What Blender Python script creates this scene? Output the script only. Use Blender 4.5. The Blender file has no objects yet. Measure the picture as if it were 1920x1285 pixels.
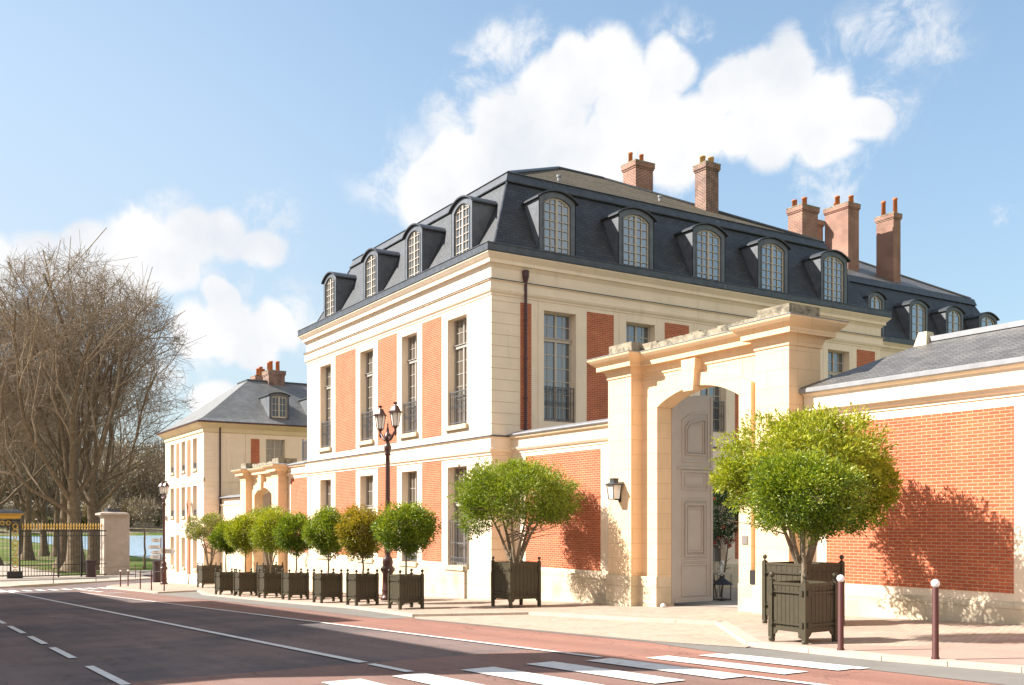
import bpy, bmesh, math, random
import numpy as np
from mathutils import Vector
PI = math.pi
sc = bpy.context.scene
C = sc.collection
R_ = math.radians

# ---------------------------------------------------------------- camera
YAW = 58.0
cd = bpy.data.cameras.new('camera'); cam = bpy.data.objects.new('camera', cd); C.objects.link(cam)
cd.sensor_width = 36.0; cd.lens = 36.0*1858/1920; cd.shift_y = (980-642.5)/1920
cd.clip_start = 0.1; cd.clip_end = 4000
cam.location = (0, 0, 0); cam.rotation_euler = (R_(90), 0, R_(YAW))
sc.camera = cam
FW = (-math.sin(R_(YAW)), math.cos(R_(YAW))); RT = (math.cos(R_(YAW)), math.sin(R_(YAW)))
# ---------------------------------------------------------------- world / sky
SUN_EL, SUN_AZ = 37.0, 236.5          # azimuth of the sun, counter-clockwise from +X
SKY_STR, SUN_STR, EXPO = 0.094, 5.0, 1.22
w = bpy.data.worlds.new('World'); sc.world = w; w.use_nodes = True
nt = w.node_tree; nt.nodes.clear()
def N(t, **k):
    n = nt.nodes.new(t)
    for a, b in k.items(): setattr(n, a, b)
    return n
def mth(op, a, b=None, c=None, clamp=False):
    n = N('ShaderNodeMath', operation=op, use_clamp=clamp)
    for i, v in enumerate((a, b, c)):
        if v is None: continue
        if isinstance(v, (int, float)): n.inputs[i].default_value = v
        else: nt.links.new(v, n.inputs[i])
    return n.outputs[0]
out = N('ShaderNodeOutputWorld'); bg = N('ShaderNodeBackground')
sky = N('ShaderNodeTexSky', sky_type='NISHITA'); sky.sun_disc = False
sky.sun_elevation = R_(SUN_EL); sky.sun_rotation = R_(90-SUN_AZ)
sky.air_density = 1.0; sky.dust_density = 0.25; sky.ozone_density = 1.0; sky.altitude = 100
tc = N('ShaderNodeTexCoord'); DIR = tc.outputs['Generated']
def blob_dir(px, py):
    u = (px-960)/1858; v = (980-py)/1858
    return Vector((FW[0]+RT[0]*u, FW[1]+RT[1]*u, v)).normalized()
warp = N('ShaderNodeTexNoise', noise_dimensions='3D'); warp.inputs['Scale'].default_value = 7; warp.inputs['Detail'].default_value = 3
nt.links.new(DIR, warp.inputs['Vector'])
wsub = N('ShaderNodeVectorMath', operation='SUBTRACT'); nt.links.new(warp.outputs['Color'], wsub.inputs[0]); wsub.inputs[1].default_value = (.5, .5, .5)
wsc = N('ShaderNodeVectorMath', operation='SCALE'); nt.links.new(wsub.outputs[0], wsc.inputs[0]); wsc.inputs['Scale'].default_value = 0.07
wadd = N('ShaderNodeVectorMath', operation='ADD'); nt.links.new(DIR, wadd.inputs[0]); nt.links.new(wsc.outputs[0], wadd.inputs[1])
wnm = N('ShaderNodeVectorMath', operation='NORMALIZE'); nt.links.new(wadd.outputs[0], wnm.inputs[0]); WD = wnm.outputs[0]
blobs = [(800, 350, 72, 1), (860, 315, 84, 1), (940, 285, 96, 1), (1030, 245, 98, 1), (1080, 170, 60, 1), (1150, 150, 62, 1), (1200, 205, 88, 1), (1300, 225, 72, 1),
         (1400, 185, 80, 1), (1460, 140, 62, 1), (1535, 190, 62, 1), (1550, 260, 50, 1), (1610, 222, 40, .85), (880, 150, 50, .7), (930, 105, 34, .7), (1450, 260, 60, .9), (1380, 235, 64, 1), (1350, 160, 60, .9), (1250, 120, 50, .8), (1500, 220, 62, 1),
         (1300, 64, 36, .72), (1745, 62, 52, .75), (1590, 85, 52, .75), (1680, 50, 50, .6), (840, 220, 50, .7), (1905, 405, 26, .6), (1120, 300, 80, .9), (1250, 290, 70, .8),
         (180, 490, 60, 1), (270, 470, 66, 1), (360, 450, 62, 1), (430, 440, 52, 1), (490, 465, 42, .95), (90, 500, 52, 1), (0, 510, 56, .9), (240, 535, 56, 1), (330, 505, 50, .9),
         (430, 615, 54, 1), (520, 615, 42, 1), (370, 625, 40, .95), (480, 640, 46, .9), (400, 755, 50, .8), (420, 565, 36, .8), (-80, 560, 120, 1), (2150, 300, 120, .9)]
def cloudfield(bl):
    gmin = None
    for (px, py, r, s) in bl:
        d = blob_dir(px, py)
        n = N('ShaderNodeVectorMath', operation='DOT_PRODUCT'); nt.links.new(WD, n.inputs[0]); n.inputs[1].default_value = d
        ra = math.atan(r/1858)*math.cos(math.atan(math.hypot((px-960)/1858, (980-py)/1858)))
        k = 1-math.cos(ra); f = mth('MULTIPLY_ADD', n.outputs['Value'], -1/k, 1/k)
        gmin = f if gmin is None else mth('MINIMUM', gmin, f)
    return mth('SUBTRACT', 1.0, mth('SQRT', mth('MAXIMUM', gmin, 0)))
def ramp(v, a, b, c=0.0, d=1.0, t='SMOOTHSTEP'):
    mr = N('ShaderNodeMapRange', interpolation_type=t); nt.links.new(v, mr.inputs[0])
    for i_, q in zip((1, 2, 3, 4), (a, b, c, d)): mr.inputs[i_].default_value = q
    return mr.outputs[0]
fa = cloudfield([(a, b, c*1.16, d) for a, b, c, d in blobs if d > .76]); fw = cloudfield([(a, b, c*1.5, d) for a, b, c, d in blobs if d <= .76]+[(760, 330, 120, 1), (1000, 150, 110, 1), (1620, 180, 110, 1), (1560, 330, 90, 1), (1250, 110, 90, 1), (500, 420, 90, 1), (330, 430, 90, 1), (560, 600, 80, 1), (330, 680, 90, 1), (420, 530, 80, 1)])
cn = N('ShaderNodeTexNoise', noise_dimensions='3D'); cn.inputs['Scale'].default_value = 16; cn.inputs['Detail'].default_value = 10; cn.inputs['Roughness'].default_value = .62; cn.inputs['Distortion'].default_value = .3
nt.links.new(DIR, cn.inputs['Vector'])
cn3 = N('ShaderNodeTexNoise', noise_dimensions='3D'); cn3.inputs['Scale'].default_value = 20; cn3.inputs['Detail'].default_value = 9; cn3.inputs['Roughness'].default_value = .68; cn3.inputs['Distortion'].default_value = .35
nt.links.new(DIR, cn3.inputs['Vector'])
d1 = ramp(mth('MULTIPLY_ADD', mth('SUBTRACT', cn.outputs['Fac'], .5), 3.6, mth('MULTIPLY', mth('MINIMUM', fa, .55), 2.4)), -.30, .75)
d1 = mth('MULTIPLY', d1, ramp(fa, -.6, .3))
d2 = ramp(mth('MULTIPLY_ADD', mth('SUBTRACT', cn3.outputs['Fac'], .5), 5.0, mth('MINIMUM', fw, .35)), -.1, 1.3, 0, .85)
d2 = mth('MULTIPLY', d2, ramp(fw, -.2, .7))
dens = mth('MAXIMUM', d1, d2)
cn2 = N('ShaderNodeTexNoise', noise_dimensions='3D'); cn2.inputs['Scale'].default_value = 9; cn2.inputs['Detail'].default_value = 6
nt.links.new(DIR, cn2.inputs['Vector'])
cr = N('ShaderNodeValToRGB'); nt.links.new(cn2.outputs['Fac'], cr.inputs[0])
cr.color_ramp.elements[0].position = .34; cr.color_ramp.elements[0].color = (.80, .84, .90, 1)
cr.color_ramp.elements[1].position = .55; cr.color_ramp.elements[1].color = (1, 1, 1, 1)
csc = N('ShaderNodeVectorMath', operation='SCALE'); nt.links.new(cr.outputs[0], csc.inputs[0]); csc.inputs['Scale'].default_value = 4.7
CLOUD = csc
# thin high veil makes the blue paler, most near the horizon and to the left
sepd = N('ShaderNodeSeparateXYZ'); nt.links.new(DIR, sepd.inputs[0])
veil = mth('SUBTRACT', 1.0, mth('MULTIPLY', mth('ABSOLUTE', sepd.outputs[2]), 1.55), clamp=True)
veil = mth('MULTIPLY', mth('POWER', veil, 1.6), .30)
vdir = N('ShaderNodeVectorMath', operation='DOT_PRODUCT'); nt.links.new(DIR, vdir.inputs[0]); vdir.inputs[1].default_value = blob_dir(-250, 620)
veil2 = mth('MULTIPLY', mth('POWER', mth('MAXIMUM', vdir.outputs['Value'], 0), 9), .38)
veilT = mth('MINIMUM', mth('ADD', mth('ADD', veil, veil2), .10), .8)
skt = N('ShaderNodeMix', data_type='RGBA', blend_type='MULTIPLY'); skt.inputs[0].default_value = 1; nt.links.new(sky.outputs[0], skt.inputs[6]); skt.inputs[7].default_value = (.93, 1.07, 1.05, 1)
sks = N('ShaderNodeVectorMath', operation='SCALE'); nt.links.new(skt.outputs[2], sks.inputs[0]); nt.links.new(ramp(sepd.outputs[2], .0, .42, .66, 1.0), sks.inputs['Scale'])
mixv = N('ShaderNodeMix', data_type='RGBA'); nt.links.new(veilT, mixv.inputs[0]); nt.links.new(sks.outputs[0], mixv.inputs[6]); mixv.inputs[7].default_value = (3.6, 3.8, 3.95, 1)
# bright eastern cloud bank, unseen, added behind the camera to lift the shaded walls
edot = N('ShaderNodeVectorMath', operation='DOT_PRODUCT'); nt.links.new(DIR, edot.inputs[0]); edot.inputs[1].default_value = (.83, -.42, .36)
efill = mth('MULTIPLY', ramp(edot.outputs['Value'], .30, .72), ramp(cn2.outputs['Fac'], .34, .50, .10, .90))
mixe = N('ShaderNodeMix', data_type='RGBA'); nt.links.new(efill, mixe.inputs[0]); nt.links.new(mixv.outputs[2], mixe.inputs[6]); mixe.inputs[7].default_value = (5.0, 4.7, 4.3, 1)
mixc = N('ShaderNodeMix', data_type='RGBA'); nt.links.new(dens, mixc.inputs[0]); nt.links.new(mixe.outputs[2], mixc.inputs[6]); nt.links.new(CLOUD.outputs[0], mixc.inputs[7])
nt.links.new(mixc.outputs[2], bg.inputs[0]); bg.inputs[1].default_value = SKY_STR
nt.links.new(bg.outputs[0], out.inputs[0])
# ---------------------------------------------------------------- sun
sd = bpy.data.lights.new('sun', 'SUN'); sun = bpy.data.objects.new('sun', sd); C.objects.link(sun)
sd.energy = SUN_STR; sd.angle = R_(.5); sd.color = (1.0, .945, .865)
to = Vector((math.cos(R_(SUN_EL))*math.cos(R_(SUN_AZ)), math.cos(R_(SUN_EL))*math.sin(R_(SUN_AZ)), math.sin(R_(SUN_EL))))
sun.rotation_euler = to.to_track_quat('Z', 'Y').to_euler(); sun.location = (0, -40, 60)
vs = sc.view_settings; vs.view_transform = 'Standard'; vs.look = 'None'; vs.gamma = 1; vs.use_curve_mapping = False; vs.exposure = EXPO
sc.cycles.max_bounces = 6; sc.cycles.diffuse_bounces = 4; sc.cycles.transmission_bounces = 4; sc.cycles.transparent_max_bounces = 6
try: sc.cycles.use_denoising = True
except Exception: pass

def gz(X): return -1.56+0.0385*X if X > -80 else -4.64      # street level
ROAD = -.07

# ================================================================ materials
MAT = {}
def mat(name, col, rough=.8, var=.0, vscale=3, bump=0, bscale=20, metal=0, spec=.3, stain=None, sscale=.6, detail=6, streak=0, lanes=0):
    m = bpy.data.materials.new(name); m.use_nodes = True; t = m.node_tree; b = t.nodes['Principled BSDF']
    b.inputs['Roughness'].default_value = rough; b.inputs['Metallic'].default_value = metal; b.inputs['Specular IOR Level'].default_value = spec
    co = t.nodes.new('ShaderNodeTexCoord')
    c = (*col, 1)
    src = None
    if var:
        n = t.nodes.new('ShaderNodeTexNoise'); n.inputs['Scale'].default_value = vscale; n.inputs['Detail'].default_value = detail; n.inputs['Roughness'].default_value = .65
        t.links.new(co.outputs['Object'], n.inputs['Vector'])
        r = t.nodes.new('ShaderNodeValToRGB'); r.color_ramp.elements[0].position = .3; r.color_ramp.elements[1].position = .7
        r.color_ramp.elements[0].color = (*[x*(1-var) for x in col], 1); r.color_ramp.elements[1].color = (*[min(1, x*(1+var)) for x in col], 1)
        t.links.new(n.outputs['Fac'], r.inputs[0]); src = r.outputs[0]
    if stain:
        n = t.nodes.new('ShaderNodeTexNoise'); n.inputs['Scale'].default_value = sscale; n.inputs['Detail'].default_value = 8; n.inputs['Roughness'].default_value = .7
        if streak:
            mp = t.nodes.new('ShaderNodeMapping'); mp.inputs['Scale'].default_value = (1, 1, streak); t.links.new(co.outputs['Object'], mp.inputs[0]); t.links.new(mp.outputs[0], n.inputs['Vector'])
        else: t.links.new(co.outputs['Object'], n.inputs['Vector'])
        r = t.nodes.new('ShaderNodeMapRange'); r.inputs[1].default_value = stain[3]; r.inputs[2].default_value = stain[3]+.18; r.inputs[4].default_value = stain[4]
        t.links.new(n.outputs['Fac'], r.inputs[0])
        mx = t.nodes.new('ShaderNodeMix'); mx.data_type = 'RGBA'; t.links.new(r.outputs[0], mx.inputs[0])
        if src: t.links.new(src, mx.inputs[6])
        else: mx.inputs[6].default_value = c
        mx.inputs[7].default_value = (*stain[:3], 1); src = mx.outputs[2]
    if lanes:      # long worn wheel tracks and seams along the street
        n = t.nodes.new('ShaderNodeTexNoise'); n.inputs['Scale'].default_value = 1.5; n.inputs['Detail'].default_value = 7; n.inputs['Roughness'].default_value = .6
        mp = t.nodes.new('ShaderNodeMapping'); mp.inputs['Scale'].default_value = (.045, 1, 1); t.links.new(co.outputs['Object'], mp.inputs[0]); t.links.new(mp.outputs[0], n.inputs['Vector'])
        r = t.nodes.new('ShaderNodeMapRange'); r.inputs[1].default_value = .35; r.inputs[2].default_value = .65; r.inputs[3].default_value = 1-lanes; r.inputs[4].default_value = 1+lanes; t.links.new(n.outputs['Fac'], r.inputs[0])
        n3 = t.nodes.new('ShaderNodeTexNoise'); n3.inputs['Scale'].default_value = 38; n3.inputs['Detail'].default_value = 3; t.links.new(co.outputs['Object'], n3.inputs['Vector'])
        r3 = t.nodes.new('ShaderNodeMapRange'); r3.inputs[1].default_value = .3; r3.inputs[2].default_value = .7; r3.inputs[3].default_value = .86; r3.inputs[4].default_value = 1.14; t.links.new(n3.outputs['Fac'], r3.inputs[0])
        vo = t.nodes.new('ShaderNodeTexVoronoi'); vo.feature = 'DISTANCE_TO_EDGE'; vo.inputs['Scale'].default_value = .42
        nw = t.nodes.new('ShaderNodeTexNoise'); nw.inputs['Scale'].default_value = 1.7; nw.inputs['Detail'].default_value = 6; t.links.new(co.outputs['Object'], nw.inputs['Vector'])
        av = t.nodes.new('ShaderNodeVectorMath'); av.operation = 'ADD'; t.links.new(co.outputs['Object'], av.inputs[0]); t.links.new(nw.outputs['Color'], av.inputs[1]); t.links.new(av.outputs[0], vo.inputs['Vector'])
        r4 = t.nodes.new('ShaderNodeMapRange'); r4.inputs[1].default_value = 0; r4.inputs[2].default_value = .010; r4.inputs[3].default_value = .62; r4.inputs[4].default_value = 1; t.links.new(vo.outputs['Distance'], r4.inputs[0])
        m1 = t.nodes.new('ShaderNodeMath'); m1.operation = 'MULTIPLY'; t.links.new(r.outputs[0], m1.inputs[0]); t.links.new(r3.outputs[0], m1.inputs[1])
        m2 = t.nodes.new('ShaderNodeMath'); m2.operation = 'MULTIPLY'; t.links.new(m1.outputs[0], m2.inputs[0]); t.links.new(r4.outputs[0], m2.inputs[1])
        hs = t.nodes.new('ShaderNodeHueSaturation'); t.links.new(src, hs.inputs['Color']); t.links.new(m2.outputs[0], hs.inputs['Value']); src = hs.outputs[0]
    if src: t.links.new(src, b.inputs['Base Color'])
    else: b.inputs['Base Color'].default_value = c
    if bump:
        n = t.nodes.new('ShaderNodeTexNoise'); n.inputs['Scale'].default_value = bscale; n.inputs['Detail'].default_value = 5
        t.links.new(co.outputs['Object'], n.inputs['Vector'])
        bm = t.nodes.new('ShaderNodeBump'); bm.inputs['Strength'].default_value = bump; bm.inputs['Distance'].default_value = .02
        t.links.new(n.outputs['Fac'], bm.inputs['Height']); t.links.new(bm.outputs[0], b.inputs['Normal'])
    MAT[name] = m
    return m

def brickmat(name, c1, c2, mortar, bw=.235, bh=.071, ms=.011, rough=.85, dark=None, bumpd=.006, flat=False, vary=.22, off=.5, spec=.25):
    m = bpy.data.materials.new(name); m.use_nodes = True; t = m.node_tree; b = t.nodes['Principled BSDF']
    b.inputs['Roughness'].default_value = rough; b.inputs['Specular IOR Level'].default_value = spec
    co = t.nodes.new('ShaderNodeTexCoord'); sp = t.nodes.new('ShaderNodeSeparateXYZ'); t.links.new(co.outputs['Object'], sp.inputs[0])
    cb = t.nodes.new('ShaderNodeCombineXYZ')
    if flat:
        t.links.new(sp.outputs[0], cb.inputs[0]); t.links.new(sp.outputs[1], cb.inputs[1])
    else:
        ad = t.nodes.new('ShaderNodeMath'); t.links.new(sp.outputs[0], ad.inputs[0]); t.links.new(sp.outputs[1], ad.inputs[1])
        t.links.new(ad.outputs[0], cb.inputs[0]); t.links.new(sp.outputs[2], cb.inputs[1])
    nz = t.nodes.new('ShaderNodeTexNoise'); nz.inputs['Scale'].default_value = 1.3; nz.inputs['Detail'].default_value = 5
    t.links.new(co.outputs['Object'], nz.inputs['Vector'])
    br = t.nodes.new('ShaderNodeTexBrick'); t.links.new(cb.outputs[0], br.inputs['Vector'])
    br.inputs['Scale'].default_value = 1; br.inputs['Mortar Size'].default_value = ms; br.inputs['Mortar Smooth'].default_value = .2; br.inputs['Bias'].default_value = 0
    br.inputs['Brick Width'].default_value = bw; br.inputs['Row Height'].default_value = bh; br.offset = off
    br.inputs['Color1'].default_value = (*c1, 1); br.inputs['Color2'].default_value = (*c2, 1); br.inputs['Mortar'].default_value = (*mortar, 1)
    hs = t.nodes.new('ShaderNodeHueSaturation'); t.links.new(br.outputs['Color'], hs.inputs['Color'])
    mr = t.nodes.new('ShaderNodeMapRange'); t.links.new(nz.outputs['Fac'], mr.inputs[0]); mr.inputs[1].default_value = .3; mr.inputs[2].default_value = .7; mr.inputs[3].default_value = 1-vary; mr.inputs[4].default_value = 1+vary
    t.links.new(mr.outputs[0], hs.inputs['Value'])
    src = hs.outputs[0]
    if dark:
        n2 = t.nodes.new('ShaderNodeTexNoise'); n2.inputs['Scale'].default_value = dark[3]; n2.inputs['Detail'].default_value = 7
        t.links.new(co.outputs['Object'], n2.inputs['Vector'])
        r = t.nodes.new('ShaderNodeMapRange'); r.inputs[1].default_value = .48; r.inputs[2].default_value = .68; r.inputs[4].default_value = dark[4]; t.links.new(n2.outputs['Fac'], r.inputs[0])
        mx = t.nodes.new('ShaderNodeMix'); mx.data_type = 'RGBA'; t.links.new(r.outputs[0], mx.inputs[0]); t.links.new(src, mx.inputs[6]); mx.inputs[7].default_value = (*dark[:3], 1); src = mx.outputs[2]
    t.links.new(src, b.inputs['Base Color'])
    bm = t.nodes.new('ShaderNodeBump'); bm.inputs['Distance'].default_value = bumpd; bm.inputs['Strength'].default_value = .8; bm.invert = True
    t.links.new(br.outputs['Fac'], bm.inputs['Height']); t.links.new(bm.outputs[0], b.inputs['Normal'])
    MAT[name] = m; return m

mat('stone', (.84, .69, .53), .9, .06, .8, .3, 30, stain=(.60, .475, .35, .55, .5), sscale=2.4, streak=.14)
brickmat('plinth', (.68, .555, .40), (.64, .52, .37), (.50, .40, .28), 1.3, .48, .007, .92, dark=(.42, .34, .22, 1.1, .65), vary=.10, bumpd=.006)
brickmat('gatestone', (.79, .565, .355), (.74, .53, .335), (.60, .42, .26), .95, .43, .006, .9, dark=(.58, .43, .26, 1.3, .5), vary=.06, bumpd=.004)
mat('stonedark', (.31, .26, .185), .95, .35, 5, 1, 12, stain=(.07, .065, .05, .47, .9), sscale=4.2)
mat('sill', (.56, .48, .34), .9, .14, 4, .3, 30)
mat('groove', (.30, .25, .18), .95)
brickmat('brick', (.51, .130, .055), (.40, .092, .042), (.54, .31, .195), vary=.10, ms=.009)
brickmat('chimbrick', (.27, .095, .065), (.18, .06, .043), (.46, .33, .25), ms=.014, dark=(.12, .07, .055, 1.5, .35))
brickmat('chimbrickdark', (.24, .10, .07), (.13, .06, .05), (.42, .34, .27), dark=(.07, .05, .045, 2.5, .5))
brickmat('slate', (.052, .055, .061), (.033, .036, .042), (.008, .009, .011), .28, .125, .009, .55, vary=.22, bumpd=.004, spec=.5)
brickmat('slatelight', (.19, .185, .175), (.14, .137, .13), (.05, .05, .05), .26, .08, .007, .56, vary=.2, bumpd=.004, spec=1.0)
brickmat('slatewarm', (.16, .145, .13), (.11, .10, .092), (.035, .033, .03), .24, .052, .006, .5, vary=.2, bumpd=.006, spec=.6)
brickmat('tilebrown', (.16, .125, .08), (.11, .088, .058), (.035, .028, .02), .17, .06, .010, .9, dark=(.055, .05, .03, 3, .6), bumpd=.015)
mat('zincgrey', (.115, .122, .135), .5, .25, 3, .1, 6, metal=.15, spec=.5, stain=(.24, .24, .25, .62, .6), sscale=5)
mat('zinc', (.068, .074, .084), .45, .3, 2.5, .1, 6, metal=.2, spec=.5, stain=(.30, .30, .31, .60, .7), sscale=4)
mat('zincdark', (.055, .059, .066), .5, .25, 3, metal=.1, spec=.4)
mat('zinclight', (.27, .27, .28), .5, .15, 3, metal=.2)
mat('pot', (.50, .16, .06), .85, .15, 4)
mat('potbuff', (.55, .33, .13), .85, .2, 6)
mat('framepaint', (.36, .33, .29), .55, .05, 4)
mat('framelight', (.50, .44, .37), .55, .05, 4)
mat('iron', (.025, .022, .022), .5, spec=.4)
mat('irongrey', (.10, .10, .11), .5, spec=.4)
mat('lampbrown', (.060, .022, .017), .38, .2, 6, spec=.5)
mat('pipebrown', (.062, .022, .024), .45, .15, 4, spec=.5)
mat('bollardred', (.075, .015, .010), .6, .12, 8, spec=.5)
mat('white', (.85, .85, .84), .5)
mat('caisse', (.056, .046, .026), .5, .12, 5, .15, 40, spec=.4)
mat('caissedark', (.052, .043, .027), .45, .1, 5, spec=.4)
mat('soil', (.05, .035, .022), 1, .4, 20)
mat('door', (.44, .385, .34), .5, .05, 3, .05, 40, spec=.4, stain=(.22, .19, .17, .64, .5), sscale=1.5)
mat('bark', (.16, .115, .072), .95, .35, 3, .8, 6, stain=(.34, .30, .20, .60, .7), sscale=1.1)
mat('twig', (.27, .205, .14), .95, .3, .4)
mat('stembark', (.20, .155, .105), .9, .25, 10, .5, 30)
mat('gold', (.50, .30, .06), .4, .1, 5, metal=.35)
mat('pillarstone', (.42, .345, .285), .95, .14, .9, .5, 10, stain=(.20, .17, .14, .56, .65), sscale=1.0)
mat('asphalt', (.185, .132, .118), .93, .07, .35, .5, 120, stain=(.092, .082, .084, .45, .9), sscale=.22, lanes=.14)
mat('asphaltpink', (.23, .135, .108), .93, .06, .5, .5, 120, stain=(.22, .145, .125, .5, .8), sscale=.4, lanes=.14)
mat('asphaltred', (.30, .150, .112), .93, .06, .6, .5, 120, stain=(.26, .15, .12, .52, .8), sscale=.5, lanes=.14)
mat('asphaltgrey', (.20, .185, .165), .93, .12, .8, .5, 120)
mat('paint', (.68, .66, .62), .85, .08, 5, .2, 60, stain=(.34, .27, .24, .53, .75), sscale=6)
mat('paintworn', (.46, .42, .40), .85, .15, 4, .2, 60, stain=(.27, .19, .17, .55, .85), sscale=5)
brickmat('cobble', (.50, .405, .315), (.41, .325, .25), (.33, .26, .20), .15, .11, .012, .95, flat=True, bumpd=.012, vary=.14, dark=(.36, .27, .22, 1.3, .4))
brickmat('paving', (.47, .365, .285), (.38, .295, .23), (.31, .235, .19), .14, .14, .010, .95, flat=True, bumpd=.010, vary=.12, dark=(.36, .27, .22, .9, .4))
mat('sidewalk', (.37, .255, .205), .95, .1, 1.2, .4, 80)
mat('kerb', (.46, .38, .31), .9, .12, 3, .4, 30, stain=(.36, .3, .25, .58, .6), sscale=2)
mat('tactile', (.34, .25, .2), .95, .1, 1.2, .4, 80)
mat('bank', (.21, .165, .105), 1, .3, .05, stain=(.10, .12, .04, .52, .8), sscale=.03)
mat('court', (.36, .32, .27), .9, .12, 1.5, .3, 20)
mat('gravel', (.40, .33, .27), .95, .2, 1.2, .4, 60)
mat('treebin', (.05, .03, .03), .5)
mat('cushion', (.52, .44, .32), .9, .2, 10)
mat('sign', (.62, .58, .52), .6, .05, 4)
mat('signdark', (.2, .17, .15), .6)
mat('townstone', (.55, .36, .26), .9, .1, .7)
mat('ochre', (.68, .56, .36), .9, .06, .7, .2, 20, stain=(.55, .43, .26, .6, .4), sscale=.8)

# water, glass, foliage, grass
def simple(name): 
    m = bpy.data.materials.new(name); m.use_nodes = True; MAT[name] = m; return m, m.node_tree, m.node_tree.nodes['Principled BSDF']
m, t, b = simple('water'); b.inputs['Base Color'].default_value = (.42, .58, .72, 1); b.inputs['Roughness'].default_value = .10; b.inputs['IOR'].default_value = 1.33
n = t.nodes.new('ShaderNodeTexNoise'); n.inputs['Scale'].default_value = 1.2; n.inputs['Detail'].default_value = 4
co = t.nodes.new('ShaderNodeTexCoord'); t.links.new(co.outputs['Object'], n.inputs['Vector'])
bm_ = t.nodes.new('ShaderNodeBump'); bm_.inputs['Strength'].default_value = .9; bm_.inputs['Distance'].default_value = .35; t.links.new(n.outputs['Fac'], bm_.inputs['Height']); t.links.new(bm_.outputs[0], b.inputs['Normal'])

def glassmat(name, base, mixf, rough=.03):
    m, t, b = simple(name)
    b.inputs['Base Color'].default_value = (*base, 1); b.inputs['Roughness'].default_value = .5
    g = t.nodes.new('ShaderNodeBsdfGlossy'); g.inputs['Roughness'].default_value = rough; g.inputs['Color'].default_value = (.9, .93, .95, 1)
    lw = t.nodes.new('ShaderNodeFresnel'); lw.inputs['IOR'].default_value = 1.5
    ad = t.nodes.new('ShaderNodeMath'); ad.operation = 'ADD'; ad.inputs[1].default_value = mixf; ad.use_clamp = True; t.links.new(lw.outputs[0], ad.inputs[0])
    mx = t.nodes.new('ShaderNodeMixShader'); t.links.new(ad.outputs[0], mx.inputs[0]); t.links.new(b.outputs[0], mx.inputs[1]); t.links.new(g.outputs[0], mx.inputs[2])
    co = t.nodes.new('ShaderNodeTexCoord'); n = t.nodes.new('ShaderNodeTexNoise'); n.inputs['Scale'].default_value = 1.6; t.links.new(co.outputs['Object'], n.inputs['Vector'])
    bm = t.nodes.new('ShaderNodeBump'); bm.inputs['Strength'].default_value = .05; bm.inputs['Distance'].default_value = .1; t.links.new(n.outputs['Fac'], bm.inputs['Height']); t.links.new(bm.outputs[0], g.inputs['Normal'])
    t.links.new(mx.outputs[0], t.nodes['Material Output'].inputs[0])
glassmat('glass', (.035, .045, .055), .13)
glassmat('glasswarm', (.10, .072, .045), .05)
glassmat('glassblue', (.06, .085, .11), .20)
m, t, b = simple('lampglass'); b.inputs['Base Color'].default_value = (.86, .84, .80, 1); b.inputs['Roughness'].default_value = .5; b.inputs['Transmission Weight'].default_value = .45

def foliage(name, c1, c2, c3, trans=.35):
    m, t, b = simple(name)
    at = t.nodes.new('ShaderNodeAttribute'); at.attribute_name = 'tint'
    sp = t.nodes.new('ShaderNodeSeparateColor'); t.links.new(at.outputs['Color'], sp.inputs[0])
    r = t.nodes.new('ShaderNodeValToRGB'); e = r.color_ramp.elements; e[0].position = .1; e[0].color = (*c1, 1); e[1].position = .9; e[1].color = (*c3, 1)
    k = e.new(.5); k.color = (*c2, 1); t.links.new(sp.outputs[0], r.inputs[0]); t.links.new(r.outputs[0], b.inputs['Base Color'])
    b.inputs['Roughness'].default_value = .42; b.inputs['Specular IOR Level'].default_value = .45
    tr = t.nodes.new('ShaderNodeBsdfTranslucent')
    g = t.nodes.new('ShaderNodeMix'); g.data_type = 'RGBA'; g.blend_type = 'MULTIPLY'; g.inputs[0].default_value = 1; t.links.new(r.outputs[0], g.inputs[6]); g.inputs[7].default_value = (1.7, 1.6, .5, 1)
    t.links.new(g.outputs[2], tr.inputs[0])
    mx = t.nodes.new('ShaderNodeMixShader'); mx.inputs[0].default_value = trans; t.links.new(b.outputs[0], mx.inputs[1]); t.links.new(tr.outputs[0], mx.inputs[2])
    t.links.new(mx.outputs[0], t.nodes['Material Output'].inputs[0])
foliage('leafyellow', (.09, .14, .012), (.27, .32, .02), (.42, .42, .05), .3)
foliage('leafmid', (.055, .10, .010), (.17, .24, .018), (.30, .34, .04), .28)
foliage('leafdark', (.035, .07, .006), (.13, .20, .010), (.34, .38, .03), .28)
foliage('leafamber', (.10, .11, .015), (.24, .23, .022), (.42, .27, .04), .3)
foliage('leafpale', (.09, .12, .03), (.18, .20, .06), (.33, .31, .14), .36)
foliage('camellia', (.012, .03, .01), (.03, .06, .018), (.08, .12, .04), .15)
foliage('flowers', (.25, .02, .015), (.38, .03, .02), (.5, .08, .05), .2)
foliage('twigcloud', (.16, .12, .08), (.23, .175, .12), (.31, .245, .17), .1)
foliage('woodgreen', (.08, .085, .03), (.13, .13, .055), (.18, .17, .08), .2)

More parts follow.
